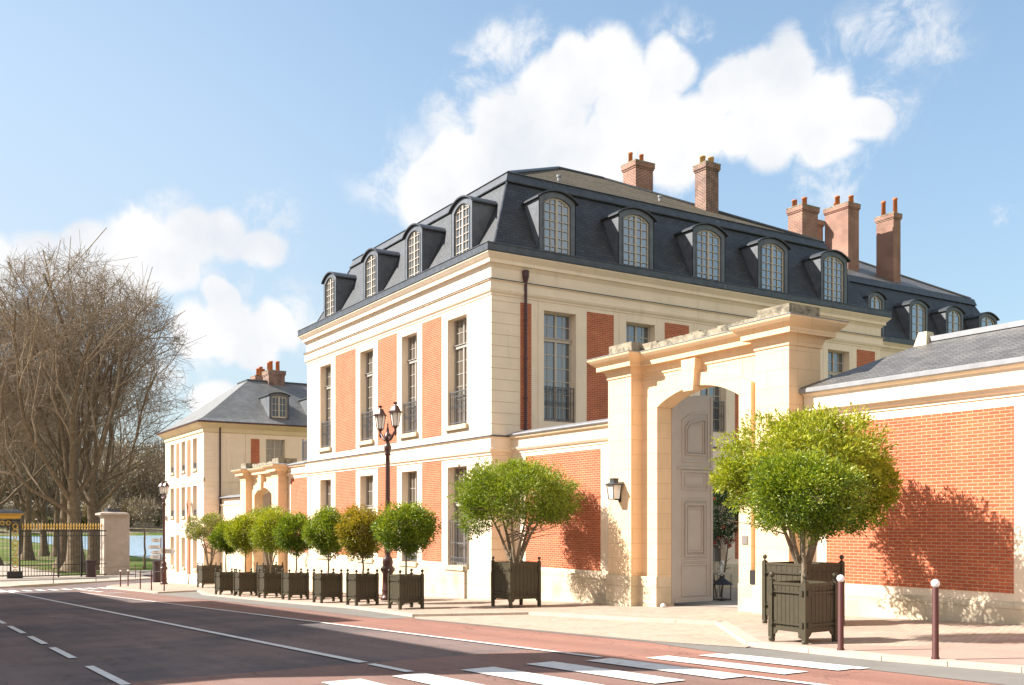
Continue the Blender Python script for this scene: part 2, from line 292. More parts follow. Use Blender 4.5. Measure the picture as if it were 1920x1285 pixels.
m, t, b = simple('grass'); b.inputs['Roughness'].default_value = 1; b.inputs['Specular IOR Level'].default_value = .1
co = t.nodes.new('ShaderNodeTexCoord'); n = t.nodes.new('ShaderNodeTexNoise'); n.inputs['Scale'].default_value = .11; n.inputs['Detail'].default_value = 9; n.inputs['Roughness'].default_value = .7
mp = t.nodes.new('ShaderNodeMapping'); mp.inputs['Scale'].default_value = (1, 1.6, 1); t.links.new(co.outputs['Object'], mp.inputs[0]); t.links.new(mp.outputs[0], n.inputs['Vector'])
r = t.nodes.new('ShaderNodeValToRGB'); e = r.color_ramp.elements; e[0].position = .40; e[0].color = (.065, .115, .014, 1); e[1].position = .60; e[1].color = (.22, .165, .105, 1); k = e.new(.5); k.color = (.11, .135, .028, 1)
t.links.new(n.outputs['Fac'], r.inputs[0]); t.links.new(r.outputs[0], b.inputs['Base Color'])

# ================================================================ builders
class MB:
    def __init__(s): s.v = []; s.f = []
    def vs(s, pts):
        i = len(s.v); s.v.extend([tuple(p) for p in pts]); return i
    def face(s, pts):
        i = s.vs(pts); s.f.append(tuple(range(i, i+len(pts))))
    def hexa(s, p):      # 8 corners: bottom 4 then top 4
        i = s.vs(p)
        for a in ((0, 3, 2, 1), (4, 5, 6, 7), (0, 1, 5, 4), (1, 2, 6, 5), (2, 3, 7, 6), (3, 0, 4, 7)): s.f.append(tuple(i+k for k in a))
    def box(s, x0, x1, y0, y1, z0, z1):
        s.hexa([(x0, y0, z0), (x1, y0, z0), (x1, y1, z0), (x0, y1, z0), (x0, y0, z1), (x1, y0, z1), (x1, y1, z1), (x0, y1, z1)])
    def fb(s, fr, u0, u1, v0, v1, w0, w1):
        s.hexa([fr(u0, v0, w0), fr(u1, v0, w0), fr(u1, v0, w1), fr(u0, v0, w1), fr(u0, v1, w0), fr(u1, v1, w0), fr(u1, v1, w1), fr(u0, v1, w1)])
    def strip(s, A, B, closed=False):
        i = s.vs(A); j = s.vs(B); n = len(A)
        for k in range(n if closed else n-1):
            l = (k+1) % n; s.f.append((i+k, i+l, j+l, j+k))
    def prism(s, A, B):
        n = len(A); i = s.vs(A); j = s.vs(B)
        for k in range(n): s.f.append((i+k, i+(k+1) % n, j+(k+1) % n, j+k))
        s.f.append(tuple(range(i+n-1, i-1, -1))); s.f.append(tuple(range(j, j+n)))
    def lathe(s, c, prof, n=12, ax='z'):
        rings = []
        for r, z in prof:
            rings.append([(c[0]+r*math.cos(2*PI*k/n+PI/n), c[1]+r*math.sin(2*PI*k/n+PI/n), c[2]+z) for k in range(n)])
        for a, b in zip(rings, rings[1:]): s.strip(a, b, True)
        s.face(rings[0][::-1]); s.face(rings[-1])
    def tube(s, pts, rad, n=6):
        pts = [Vector(p) for p in pts]
        if not isinstance(rad, (list, tuple)): rad = [rad]*len(pts)
        rings = []
        for k, p in enumerate(pts):
            d = (pts[min(k+1, len(pts)-1)]-pts[max(k-1, 0)]).normalized()
            a = d.orthogonal().normalized() if k == 0 else (a-d*a.dot(d)).normalized()
            c = d.cross(a)
            rings.append([p+(a*math.cos(2*PI*i/n)+c*math.sin(2*PI*i/n))*rad[k] for i in range(n)])
        for a_, b_ in zip(rings, rings[1:]): s.strip(a_, b_, True)
        s.face(rings[0][::-1]); s.face(rings[-1])
    def ring(s, x0, x1, y0, y1, prof):      # closed moulding round a rectangle: prof = [(outset, z)]
        loops = [[(x0-o, y0-o, z), (x1+o, y0-o, z), (x1+o, y1+o, z), (x0-o, y1+o, z)] for o, z in prof]
        for a, b in zip(loops, loops[1:]): s.strip(a, b, True)
    def build(s, name, m, parent=None, smooth=False, fix=True):
        o = mkobj(name, s.v, s.f, m, parent, smooth, fix); return o
def wloc(p):
    l = Vector((0, 0, 0))
    while p is not None: l += Vector(p.location); p = p.parent
    return l
def mkobj(name, v, f, m, parent=None, smooth=False, fix=True):
    me = bpy.data.meshes.new(name); l = wloc(parent)
    me.from_pydata([(a-l.x, b-l.y, c-l.z) for a, b, c in v], [], f)
    if fix:
        bm = bmesh.new(); bm.from_mesh(me)
        bmesh.ops.remove_doubles(bm, verts=bm.verts, dist=1e-5)
        bmesh.ops.recalc_face_normals(bm, faces=bm.faces); bm.to_mesh(me); bm.free()
    if smooth: me.polygons.foreach_set('use_smooth', [True]*len(me.polygons))
    me.materials.append(MAT[m] if isinstance(m, str) else m); me.update()
    o = bpy.data.objects.new(name, me); C.objects.link(o); o.parent = parent
    return o
def tag(o, label, cat, group=None, kind=None):
    if label: o['label'] = label
    if cat: o['category'] = cat
    if group: o['group'] = group
    if kind: o['kind'] = kind
    return o
def thing(name, label, cat, loc=(0, 0, 0), group=None):
    o = bpy.data.objects.new(name, None); C.objects.link(o); o.location = loc; o.empty_display_size = .3
    return tag(o, label, cat, group)
def dup(root, loc, label=None, group=None):
    r = root.copy(); C.objects.link(r); r.location = loc
    if label: r['label'] = label
    if group: r['group'] = group
    for ch in list(root.children):
        c = ch.copy(); C.objects.link(c); c.parent = r
        for g in list(ch.children):
            d = g.copy(); C.objects.link(d); d.parent = c
    return r
def struct(o): o['kind'] = 'structure'; return o
def FXm(Y0): return lambda u, v, w: (u, Y0-w, v)
def FYp(X0): return lambda u, v, w: (X0+w, u, v)

def facade(mb, fr, u0, u1, v0, v1, holes, w=0.0):
    """sheet with recesses: holes = (ua,ub,va,vb,depth)"""
    us = sorted({round(x, 4) for x in [u0, u1]+[h[0] for h in holes]+[h[1] for h in holes] if u0-1e-6 <= x <= u1+1e-6})
    vs_ = sorted({round(x, 4) for x in [v0, v1]+[h[2] for h in holes]+[h[3] for h in holes] if v0-1e-6 <= x <= v1+1e-6})
    nu, nv = len(us)-1, len(vs_)-1
    dep = [[0.0]*nv for _ in range(nu)]
    for h in holes:
        for i in range(nu):
            um = (us[i]+us[i+1])/2
            if not (h[0] < um < h[1]): continue
            for j in range(nv):
                vm = (vs_[j]+vs_[j+1])/2
                if h[2] < vm < h[3]: dep[i][j] = max(dep[i][j], h[4])
    for i in range(nu):
        for j in range(nv):
            d = dep[i][j]; a, b, c, e = us[i], us[i+1], vs_[j], vs_[j+1]
            if d < .9: mb.face([fr(a, c, w-d), fr(b, c, w-d), fr(b, e, w-d), fr(a, e, w-d)])
            if i+1 < nu and dep[i+1][j] != d:
                d2 = dep[i+1][j]; mb.face([fr(b, c, w-d), fr(b, c, w-min(d2, .9)), fr(b, e, w-min(d2, .9)), fr(b, e, w-d)])
            if j+1 < nv and dep[i][j+1] != d:
                d2 = dep[i][j+1]; mb.face([fr(a, e, w-d), fr(b, e, w-d), fr(b, e, w-min(d2, .9)), fr(a, e, w-min(d2, .9))])

def window(fr, u0, u1, v0, v1, parent, d=.33, style='french', trans=.72, rows=(2, 5), cols=4, fm='framepaint', gm='glass', rail=0, sill=True, grille=0):
    """joinery set back in a wall opening"""
    mb = MB(); W0 = -d; e = .055
    mb.fb(fr, u0, u0+e, v0, v1, W0-.06, W0+.03); mb.fb(fr, u1-e, u1, v0, v1, W0-.06, W0+.03)
    mb.fb(fr, u0+e, u1-e, v1-e, v1, W0-.06, W0+.03); mb.fb(fr, u0+e, u1-e, v0, v0+e*1.6, W0-.06, W0+.03)
    um = (u0+u1)/2
    vt = v0+(v1-v0)*trans if trans else v1-e
    if trans:
        mb.fb(fr, u0+e, u1-e, vt-.06, vt+.06, W0-.05, W0+.06); mb.fb(fr, u0, u1, vt+.06, vt+.085, W0-.02, W0+.10)
    mb.fb(fr, um-.045, um+.045, v0+e*1.6, vt-.06 if trans else v1-e, W0-.05, W0+.045)
    if trans: mb.fb(fr, um-.035, um+.035, vt+.085, v1-e, W0-.05, W0+.04)
    # leaf stiles
    for a, b in ((v0+e*1.6, vt-.06), (vt+.085, v1-e)):
        if b-a < .1: continue
        mb.fb(fr, u0+e, u0+e+.035, a, b, W0-.03, W0+.015); mb.fb(fr, u1-e-.035, u1-e, a, b, W0-.03, W0+.015)
    for (a, b), n in zip(((v0+e*1.6, vt-.06), (vt+.085, v1-e)), rows[::-1] if trans else (rows[0], 0)):
        if n <= 0 or b-a < .1: continue
        for k in range(1, n):
            y = a+(b-a)*k/n; mb.fb(fr, u0+e, um-.045, y-.014, y+.014, W0-.03, W0+.012); mb.fb(fr, um+.045, u1-e, y-.014, y+.014, W0-.03, W0+.012)
        if cols == 4:
            for c in ((u0+e+um)/2-.01, (u1-e+um)/2+.01): mb.fb(fr, c-.013, c+.013, a, b, W0-.03, W0+.010)
    fo = mb.build('window', fm, parent)
    g = MB(); g.fb(fr, u0+.01, u1-.01, v0+.01, v1-.01, W0-.045, W0-.012); g.build('pane', gm, fo)
    if sill:
        s = MB(); s.fb(fr, u0-.1, u1+.1, v0-.17, v0, -.05, .12); s.build('sill', 'sill', fo)
    if rail:
        r = MB(); wq = -.10
        r.fb(fr, u0+.03, u1-.03, v0+rail-.03, v0+rail+.01, wq-.02, wq+.02); r.fb(fr, u0+.03, u1-.03, v0+rail-.19, v0+rail-.17, wq-.01, wq+.01)
        r.fb(fr, u0+.03, u1-.03, v0+.10, v0+.13, wq-.01, wq+.01)
        n = 11
        for k in range(n):
            x = u0+.04+(u1-u0-.08)*k/(n-1); th = .016 if k in (0, n-1) else .009
            r.fb(fr, x-th, x+th, v0+.02 if k in (0, n-1, n//2) else v0+.115, v0+rail-.02, wq-.009, wq+.009)
        for k in range(n-1):       # small scrolls
            x = u0+.04+(u1-u0-.08)*(k+.5)/(n-1)
            cpt = [fr(x+.045*math.cos(a), v0+rail*.55+.06*math.sin(a), wq) for a in [2*PI*i/8 for i in range(9)]]
            r.tube(cpt, .008, 4)
            cpt = [fr(x+.04*math.cos(a), v0+.06+.035*math.sin(a), wq) for a in [2*PI*i/6 for i in range(7)]]
            r.tube(cpt, .007, 4)
        r.build('railing', 'irongrey', fo)
    if grille:
        r = MB(); wq = -.08; n = 9
        for k in range(n):
            x = u0+.06+(u1-u0-.12)*k/(n-1); r.fb(fr, x-.011, x+.011, v0+.02, v0+grille, wq-.01, wq+.01)
        for y in (.12, .30, grille*.5, grille-.06): r.fb(fr, u0+.02, u1-.02, v0+y-.013, v0+y+.013, wq-.013, wq+.013)
        for k in range(n-1):
            x = u0+.06+(u1-u0-.12)*(k+.5)/(n-1)
            r.tube([fr(x+.05*math.cos(a), v0+.21+.06*math.sin(a), wq+.01) for a in [2*PI*i/8 for i in range(9)]], .012, 4)
        r.build('window_grille', 'irongrey', fo)
    return fo

def arc(u0, u1, vs_, rise, n=10):
    um = (u0+u1)/2; hw = (u1-u0)/2; Rr = (hw*hw+rise*rise)/(2*rise); a0 = math.asin(hw/Rr)
    return [(um+Rr*math.sin(-a0+2*a0*k/n), vs_+rise-Rr+Rr*math.cos(-a0+2*a0*k/n)) for k in range(n+1)]

def dormer(fr, u0, u1, v0, v1, wf, wroof, parent, jam=.24, rise=.30, fm='framelight', rows=7, gm='glassblue', cheek='zinc', roofw=None, cols=4):
    """zinc dormer with a segmental head; wroof(v) = where the roof slope lies"""
    vsp = v1-rise
    O = [(u0, v0)]+arc(u0, u1, vsp, rise)+[(u1, v0)]
    I = [(u0+jam, v0+.02)]+arc(u0+jam, u1-jam, vsp-.14, rise*.8)+[(u1-jam, v0+.02)]
    mb = MB()
    mb.strip([fr(u, v, wf) for u, v in O], [fr(u, v, wf) for u, v in I])
    mb.strip([fr(u, v, wf) for u, v in I], [fr(u, v, wf-.14) for u, v in I])
    # raised inner bead
    B = [(u0+jam-.05, v0+.02)]+arc(u0+jam-.05, u1-jam+.05, vsp-.12, rise*.85)+[(u1-jam+.05, v0+.02)]
    mb.strip([fr(u, v, wf+.025) for u, v in B], [fr(u, v, wf+.025) for u, v in I])
    mb.strip([fr(u, v, wf) for u, v in B], [fr(u, v, wf+.025) for u, v in B])
    for u, s in ((u0, 1), (u1, -1)):
        prof = [(v0, wf), (vsp, wf), (vsp, wroof(vsp)-.05), (v0, min(wf-.02, wroof(v0)-.05))]
        mb.prism([fr(u, v, w_) for v, w_ in prof], [fr(u+s*.03, v, w_) for v, w_ in prof])
    do = mb.build('dormer', 'zincgrey', parent)
    r = MB(); A = arc(u0-.10, u1+.10, vsp-.03, rise+.05)
    A2 = [(u, v+.055) for u, v in A]
    back = wroof(v1)-.15
    r.prism([fr(u, v, wf+.10) for u, v in A+A2[::-1]], [fr(u, v, back) for u, v in A+A2[::-1]])
    r.build('dormer_roof', 'zincdark' if roofw is None else roofw, do)
    # joinery
    f = MB(); wi = wf-.05
    I2 = [(u0+jam+.06, v0+.10)]+arc(u0+jam+.06, u1-jam-.06, vsp-.18, rise*.72)+[(u1-jam-.06, v0+.10)]
    f.strip([fr(u, v, wi) for u, v in I], [fr(u, v, wi) for u, v in I2]); f.strip([fr(u, v, wi) for u, v in I2], [fr(u, v, wi-.06) for u, v in I2])
    um = (u0+u1)/2; top = vsp-.18+rise*.72
    f.fb(fr, um-.045, um+.045, v0+.05, top+.03, wi-.05, wi+.02)
    f.fb(fr, u0+jam+.05, u1-jam-.05, v0+.03, v0+.12, wi-.05, wi+.01)
    for k in range(1, rows):
        y = v0+.1+(vsp-.1-v0)*k/(rows-.6); f.fb(fr, u0+jam+.05, u1-jam-.05, y-.013, y+.013, wi-.03, wi+.008)
    if cols == 4:
        for c in (u0+jam+.06, u1-jam-.06): 
            cc = (c+um)/2; f.fb(fr, cc-.013, cc+.013, v0+.1, vsp-.18+rise*.62, wi-.03, wi+.006)
    f.build('window_frame', fm, do)
    g = MB(); Gp = [(u0+jam-.0, v0+.03)]+arc(u0+jam, u1-jam, vsp-.16, rise*.8)+[(u1-jam, v0+.03)]
    g.prism([fr(u, v, wi-.055) for u, v in Gp], [fr(u, v, wi-.035) for u, v in Gp]); g.build('pane', gm, do)
    return do

def chimney(x0, x1, y0, y1, z0, z1, pots, parent=None, m='chimbrick', cap=.07, potm='pot', poth=.55, base=True):
    mb = MB(); mb.box(x0, x1, y0, y1, z0, z1-.30); mb.box(x0-cap*.5, x1+cap*.5, y0-cap*.5, y1+cap*.5, z1-.30, z1-.22)
    mb.box(x0-cap, x1+cap, y0-cap, y1+cap, z1-.22, z1)
    o = mb.build('chimney', m, parent)
    if z1: 
        c = MB(); c.box(x0-cap-.01, x1+cap+.01, y0-cap-.01, y1+cap+.01, z1+.002, z1+.06); c.build('chimney_cap', 'stonedark', o)
    for (fx, fy, h, r) in pots:
        p = MB(); p.lathe((x0+(x1-x0)*fx, y0+(y1-y0)*fy, z1+.05), [(r, 0), (r*.92, h*.85), (r*1.05, h*.86), (r*1.05, h), (r*.7, h)], 12); p.build('chimney_pot', potm, o, True)
    return o

# ================================================================ ground and streets
def sheet(name, poly, dz, m, step=None, kind='structure', skirt=0, zf=None):
    """horizontal polygon laid on the falling street level"""
    zf = zf or gz
    bm = bmesh.new(); vs_ = [bm.verts.new((x, y, 0)) for x, y in poly]; bm.faces.new(vs_)
    for xc in [-80, -40]:
        bmesh.ops.bisect_plane(bm, geom=bm.verts[:]+bm.edges[:]+bm.faces[:], plane_co=(xc, 0, 0), plane_no=(1, 0, 0))
    bmesh.ops.triangulate(bm, faces=bm.faces[:])
    for v in bm.verts: v.co.z = zf(v.co.x)+dz
    if skirt:
        ed = [e for e in bm.edges if len(e.link_faces) == 1]
        r = bmesh.ops.extrude_edge_only(bm, edges=ed)
        for v in [g for g in r['geom'] if isinstance(g, bmesh.types.BMVert)]: v.co.z -= skirt
    bmesh.ops.recalc_face_normals(bm, faces=bm.faces[:])
    me = bpy.data.meshes.new(name); bm.to_mesh(me); bm.free(); me.materials.append(MAT[m])
    o = bpy.data.objects.new(name, me); C.objects.link(o)
    if kind: o['kind'] = kind
    return o
# terrain: grassy ground with the lake basin and the rising far bank
def terr(x, y):
    z = gz(x)-.16
    if x < -395: z = -5.3+min(34, (-395-x)*.085)
    if x < -84 and -400 < x < -108 and 30.5 < y < 420: z = -6.2
    if y > 430 and x < -90: z = max(z, -5.3+min(30, (y-430)*.08))
    return z
xs = [-1600, -1200, -900, -700, -600, -520, -480, -450, -430, -410, -400, -396, -360, -320, -280, -240, -200, -170, -150, -130, -112, -107, -95, -86, -80, -60, -40, -20, 0, 30, 80, 200, 500, 1500]
ys = [-1500, -600, -300, -150, -80, -40, -20, -8, 0, 10, 20, 27, 29.2, 31.5, 40, 60, 90, 130, 200, 300, 400, 425, 440, 480, 560, 800, 1500]
mb = MB(); i0 = mb.vs([(x, y, terr(x, y)) for x in xs for y in ys]); ny = len(ys)
for i in range(len(xs)-1):
    for j in range(ny-1): mb.f.append((i*ny+j, (i+1)*ny+j, (i+1)*ny+j+1, i*ny+j+1))
struct(mb.build('ground', 'grass', smooth=True, fix=False))
mb = MB(); bx_ = [-1600, -1200, -900, -700, -600, -520, -480, -450, -430, -416, -408]; by_ = [-300, -150, 0, 60, 130, 200, 300, 425]
i0 = mb.vs([(x, y, -5.3+min(34, (-395-x)*.085)+(.25 if x < -409 else .02)) for x in bx_ for y in by_])
for i in range(len(bx_)-1):
    for j in range(7): mb.f.append((i0+i*8+j, i0+(i+1)*8+j, i0+(i+1)*8+j+1, i0+i*8+j+1))
struct(mb.build('far_bank', 'bank', smooth=True, fix=False))
mb = MB(); mb.face([(-412, 26, -5.02), (-103, 26, -5.02), (-103, 436, -5.02), (-412, 436, -5.02)]); struct(mb.build('lake_water', 'water'))
# roads
sheet('road', [(-79.3, 9), (-79.3, -30), (-90, -30), (-90, -60), (70, -60), (70, 12.6), (-11, 12.6), (-21, 15.6), (-48, 12.9), (-53, 13.6), (-68, 13.0), (-77, 16), (-80.5, 20), (-80.5, 200), (-97, 200), (-97, 24), (-92.6, 18.6), (-86.2, 18.4), (-83.3, 14)], ROAD, 'asphalt')
sheet('road_edge', [(-66, 9.0), (-62, 11.95), (-53.4, 11.9), (-24, 11.9), (-26, 9.2)], ROAD+.004, 'asphaltpink')
sheet('cycle_lane', [(-26, 9.30), (-24, 11.9), (-11.7, 11.85), (-6, 12.0), (20, 12.0), (20, 9.30)], ROAD+.004, 'asphaltred')
sheet('crossing_surface', [(-14.2, -1.4), (-14.2, 9.28), (20, 9.28), (20, -1.4)], ROAD+.003, 'asphaltpink')
sheet('gutter_strip', [(-53.4, 11.2), (-31, 11.3), (-24, 11.0), (-23.8, 12.5), (-29.4, 12.5), (-48, 12.7), (-54.2, 13.9)], ROAD+.008, 'asphaltgrey')
sheet('gutter_band', [(-23.4, 11.5), (-13.8, 11.54), (-11.7, 11.15), (-6.5, 10.9), (-6.5, 12.1), (-9.2, 11.96), (-11.7, 12.0), (-13.8, 11.72), (-23.4, 11.62)], ROAD+.010, 'asphaltgrey')
sheet('driveway_apron', [(-23.4, 11.62), (-13.8, 11.72), (-11.9, 12.0), (-12.05, 12.3), (-15.9, 15.5), (-18.1, 15.2), (-22.4, 15.2), (-24.2, 12)], ROAD+.014, 'cobble')
S1 = [(-80.6, 200), (-80.6, 20), (-79, 16.4), (-74.5, 13.2), (-71, 12.2), (-67.5, 11.8), (-53.3, 11.55), (-54.3, 13.9), (-48.1, 12.6), (-37.8, 12.4), (-29.4, 12.5), (-24.1, 11.9), (-22.35, 14.5), (-18.1, 14.8), (-16.0, 15.25), (-12.1, 12.25), (-9.2, 11.98), (-7.2, 12.1), (20, 12.1), (20, 19.5), (-16.5, 19.5), (-16.5, 45), (-29, 45), (-29, 19), (-66, 19), (-66, 200)]
sheet('pavement', S1, 0, 'paving', skirt=.3)
sheet('pavement_asphalt', [(-11.3, 12.45), (-9.2, 12.25), (-7.2, 12.35), (20, 12.35), (20, 19.4), (-8.0, 19.4), (-9.4, 15.6), (-9.9, 13.5)], .004, 'sidewalk')
# kerbstones follow the pavement edge
kb = [(-80.6, 60), (-80.6, 20), (-79, 16.4), (-74.5, 13.2), (-71, 12.2), (-67.5, 11.8), (-53.3, 11.55), (-54.3, 13.9), (-48.1, 12.6), (-37.8, 12.4), (-29.4, 12.5), (-24.1, 11.9), (-22.35, 14.5), (-18.1, 14.8), (-16.0, 15.25), (-12.1, 12.25), (-9.2, 11.98), (-7.2, 12.1), (20, 12.1)]
mb = MB()
for k in range(len(kb)-1):
    a = Vector(kb[k]); b = Vector(kb[k+1]); d = (b-a).normalized(); nrm = Vector((-d.y, d.x)); L = (b-a).length
    if nrm.dot(Vector((-30, 40))-a) < 0: nrm = -nrm
    n = max(1, int(L/1.0))
    for i in range(n):
        p = a+d*(L*i/n+.006); q = a+d*(L*(i+1)/n-.006); wd = .17 if (-24.2 < p.x < -9) is False else .24
        P = [p-nrm*.012, q-nrm*.012, q+nrm*wd, p+nrm*wd]
        mb.hexa([(v.x, v.y, gz(v.x)-.25) for v in P]+[(v.x, v.y, gz(v.x)+.012) for v in P])
struct(mb.build('kerb', 'kerb', fix=False))
sheet('courtyard_paving', [(-29.5, 19.4), (-16.6, 19.4), (-16.6, 60), (-29.5, 60)], .008, 'court')
# far side: pavement in front of the park, park path, opposite pavement
sheet('park_pavement', [(-79.3, 7), (-80.9, 8.0), (-83.3, 14), (-85.6, 18.4), (-94.7, 18.4), (-94.7, -80), (-79.3, -80)], .02, 'gravel', skirt=.3)
mb = MB()
kf = [(-79.3, -30), (-79.3, 7), (-80.9, 8.0), (-83.3, 14), (-85.6, 18.4)]
for a, b in zip(kf, kf[1:]):
    mb.hexa([(a[0], a[1], -4.9), (b[0], b[1], -4.9), (b[0]-.2, b[1], -4.9), (a[0]-.2, a[1], -4.9), (a[0]+.01, a[1], gz(a[0])+.035), (b[0]+.01, b[1], gz(b[0])+.035), (b[0]-.2, b[1], gz(b[0])+.035), (a[0]-.2, a[1], gz(a[0])+.035)])
struct(mb.build('far_kerb', 'kerb', fix=False))
sheet('park_path', [(-94.7, -10), (-94.7, 12.8), (-101, 13.2), (-112, 12.2), (-126, 11.4), (-170, 6), (-170, -30)], -.14, 'gravel')
sheet('park_road', [(-97, 25), (-97, 60), (-101.5, 60), (-103, 24), (-104, 19.4), (-112, 17.6), (-112, 16.9), (-103, 17.9), (-94.7, 17.6), (-94.7, 19.8)], -.13, 'gravel')
sheet('near_pavement', [(-78, -1.6), (30, -1.6), (30, -8), (-78, -8)], 0, 'sidewalk', skirt=.3)
# painted markings (road level + 16..20 mm)
def line(name, x0, x1, y, wd, m='paint', y1=None, dz=.018, br=8):
    poly = [(x0, y-wd/2), (x1, (y1 or y)-wd/2), (x1, (y1 or y)+wd/2), (x0, y+wd/2)]
    return sheet(name, poly, ROAD+dz, m)
line('centre_line', -78, -14.2, 5.9, .16, y1=6.17)
line('lane_line', -60, -12.3, 8.95, .12, y1=9.3)
line('lane_line', -13.93, -12.58, 6.17, .14)
line('lane_line', -9.35, 6, 9.3, .12, y1=9.6)
dx = -65
for x0, x1 in ((-45.2, -42.6), (-41.2, -38.6), (-37.2, -34.6), (-33.3, -30.7), (-29.36, -25.94), (-24.72, -22.1), (-21.03, -18.38), (-16.76, -13.84)):
    line('lane_dash', x0, x1, 2.62, .13)
for k, (y, ww) in enumerate(((1.9, .52), (2.95, .52), (4.0, .52), (5.02, .56), (6.0, .5), (7.1, .55), (8.17, .5), (9.1, .5), (9.98, .45), (10.78, .42), (11.3, .3))):
    xl = -12.3 if y < 8.5 else -12.3+(y-8.5)*.36
    xr = -9.45+max(0, (y-7.8))*.215
    if k == 10: xl, xr = -11.3, -8.75
    if k == 10: continue
    line('zebra_stripe', xl, xr, y, ww)
line('zebra_stripe', -11.3, -8.72, 11.0, .22)
for k in range(9): line('zebra_stripe', -70.2, -66.6, 5.6+k*.75 if k else 5.6, .4, 'paint')
for x0 in (-66, -63.4, -60.8): line('zebra_stripe', x0, x0+1.5, 9.9, .35, 'paint')
for x0 in (-57.3, -56.2): line('lane_mark', x0, x0+.5, 10.1, .9, 'paintworn')
for x0, y in ((-33.5, 4.1), (-30.5, 4.75), (-36, 7.3)): line('worn_mark', x0, x0+1.2, y, .05, 'paintworn', y1=y+.5)

# ================================================================ main building
XF, YF = -29.85, 17.8
X0, X1, Y0, Y1 = -48.05, XF, YF, 38.72
main = thing('mansion', 'large cream stone mansion with salmon brick panels and steep dark slate mansard roof', 'building', (X1, Y0, gz(X1)))
fF, fS = FXm(YF), FYp(XF)
def quoins(u0, u1, v0, v1, st=.395):
    h = []; v = v1-st*.5
    while v > v0+.1: h.append((u0, u1, v, v+.018, .025)); v -= st
    return h
F1w = [(-46.27, -44.85), (-41.37, -39.92), (-37.08, -35.66), (-33.09, -31.6)]
F1p = [(-44.28, -41.86), (-39.44, -37.54), (-35.2, -33.57)]
F1j = [-46.83, -44.58, -39.63, -35.47, -31.35]
F2w = [(20.02+3.79*k, 21.45+3.79*k) for k in range(5)]
F2p = [(21.94+3.79*k, 23.20+3.79*k) for k in range(5)]
F2j = [19.76]+[23.46+3.8*k for k in range(4)]+[38.5]
mb = MB(); holes = []
UP, LO = (3.62, 7.64), (-1.60, 2.08)
for a, b in F1w: holes += [(a, b, *UP, .40), (a, b, *LO, .40)]
for j in F1j: holes += [(j-.013, j+.013, 3.06, 8.0, .03), (j-.013, j+.013, -1.72, 2.42, .03)]
holes += quoins(-48.05, -47.0, 3.06, 8.0)+quoins(-31.15, -29.85, 3.06, 8.0)+quoins(-48.05, -47.0, -1.7, 2.4)+quoins(-31.15, -29.85, -1.7, 2.4)
holes = [(-47.9 if h[0] == -48.05 else h[0], *h[1:]) for h in holes]
facade(mb, fF, X0, X1, -1.73, 8.1, holes)
holes = []
SUP, SLO = (3.68, 7.70), (-1.70, 2.0)
for a, b in F2w: holes += [(a, b, *SUP, .40), (a, b, *SLO, .40)]
for j in F2j: holes += [(j-.012, j+.012, 3.06, 8.0, .025)]
holes += quoins(17.8, 18.95, 3.06, 8.0)+quoins(17.8, 18.6, -1.7, 2.4)
facade(mb, fS, Y0, Y1, -1.73, 8.1, holes)
mb.face([(X0, Y0, -1.73), (X0, Y1, -1.73), (X0, Y1, 8.1), (X0, Y0, 8.1)]); mb.face([(X0, Y1, -1.73), (X1, Y1, -1.73), (X1, Y1, 8.1), (X0, Y1, 8.1)])
mb.build('wall', 'stone', main)
mb = MB(); mb.ring(X0, X1, Y0, Y1, [(.0, -1.70), (.05, -1.73), (.07, -1.78), (.07, -5.5)]); mb.build('plinth', 'plinth', main)
mb = MB()   # string course
mb.ring(X0, X1, Y0, Y1, [(-.01, 2.36), (.04, 2.38), (.04, 2.43), (.10, 2.48), (.13, 2.56), (.13, 2.60), (.07, 2.62), (.07, 2.98), (.12, 3.0), (.12, 3.04), (-.01, 3.08)]); mb.build('string_course', 'stone', main)
mb = MB(); mb.ring(X0, X1, Y0, Y1, [(.0, 3.085), (.135, 3.047), (.135, 3.012), (.125, 3.012)]); mb.build('flashing', 'zincdark', main)
mb = MB()   # entablature and cornice
mb.ring(X0, X1, Y0, Y1, [(-.01, 7.99), (.03, 8.01), (.03, 8.06), (.09, 8.12), (.12, 8.19), (.12, 8.22), (.09, 8.23), (.09, 8.49), (.15, 8.50), (.15, 8.54), (.03, 8.58), (.03, 8.96), (.06, 9.0), (.10, 9.06), (.12, 9.10), (.19, 9.10), (.19, 9.21), (.20, 9.23), (.24, 9.27), (.30, 9.34), (.345, 9.39), (.35, 9.43), (.2, 9.5)]); mb.build('cornice', 'stone', main)
mb = MB(); mb.ring(X0, X1, Y0, Y1, [(.0, 8.60), (.165, 8.548), (.165, 8.52), (.155, 8.52)]); mb.build('flashing', 'zincdark', main)
mb = MB(); mb.ring(X0, X1, Y0, Y1, [(.30, 9.432), (.37, 9.432), (.385, 9.46), (.365, 9.49), (.365, 9.68), (.39, 9.71), (.365, 9.74), (.15, 9.77), (-.22, 9.82)]); mb.build('zinc_gutter', 'zinc', main)
mb = MB(); mb.ring(X0, X1, Y0, Y1, [(-.12, 9.72), (-.17, 9.78), (-.33, 10.0), (-1.08, 11.5), (-1.85, 13.05)]); mb.build('mansard_roof', 'slate', main)
mb = MB(); mb.ring(X0, X1, Y0, Y1, [(-1.62, 12.74), (-1.60, 12.78), (-1.74, 13.10), (-1.70, 13.14), (-1.78, 13.18), (-2.0, 13.22)]); mb.build('roof_flashing', 'zinc', main)
mb = MB(); mb.ring(X0, X1, Y0, Y1, [(-1.82, 13.10), (-9.09, 16.9)]); mb.build('upper_roof', 'tilebrown', main)
mb = MB()
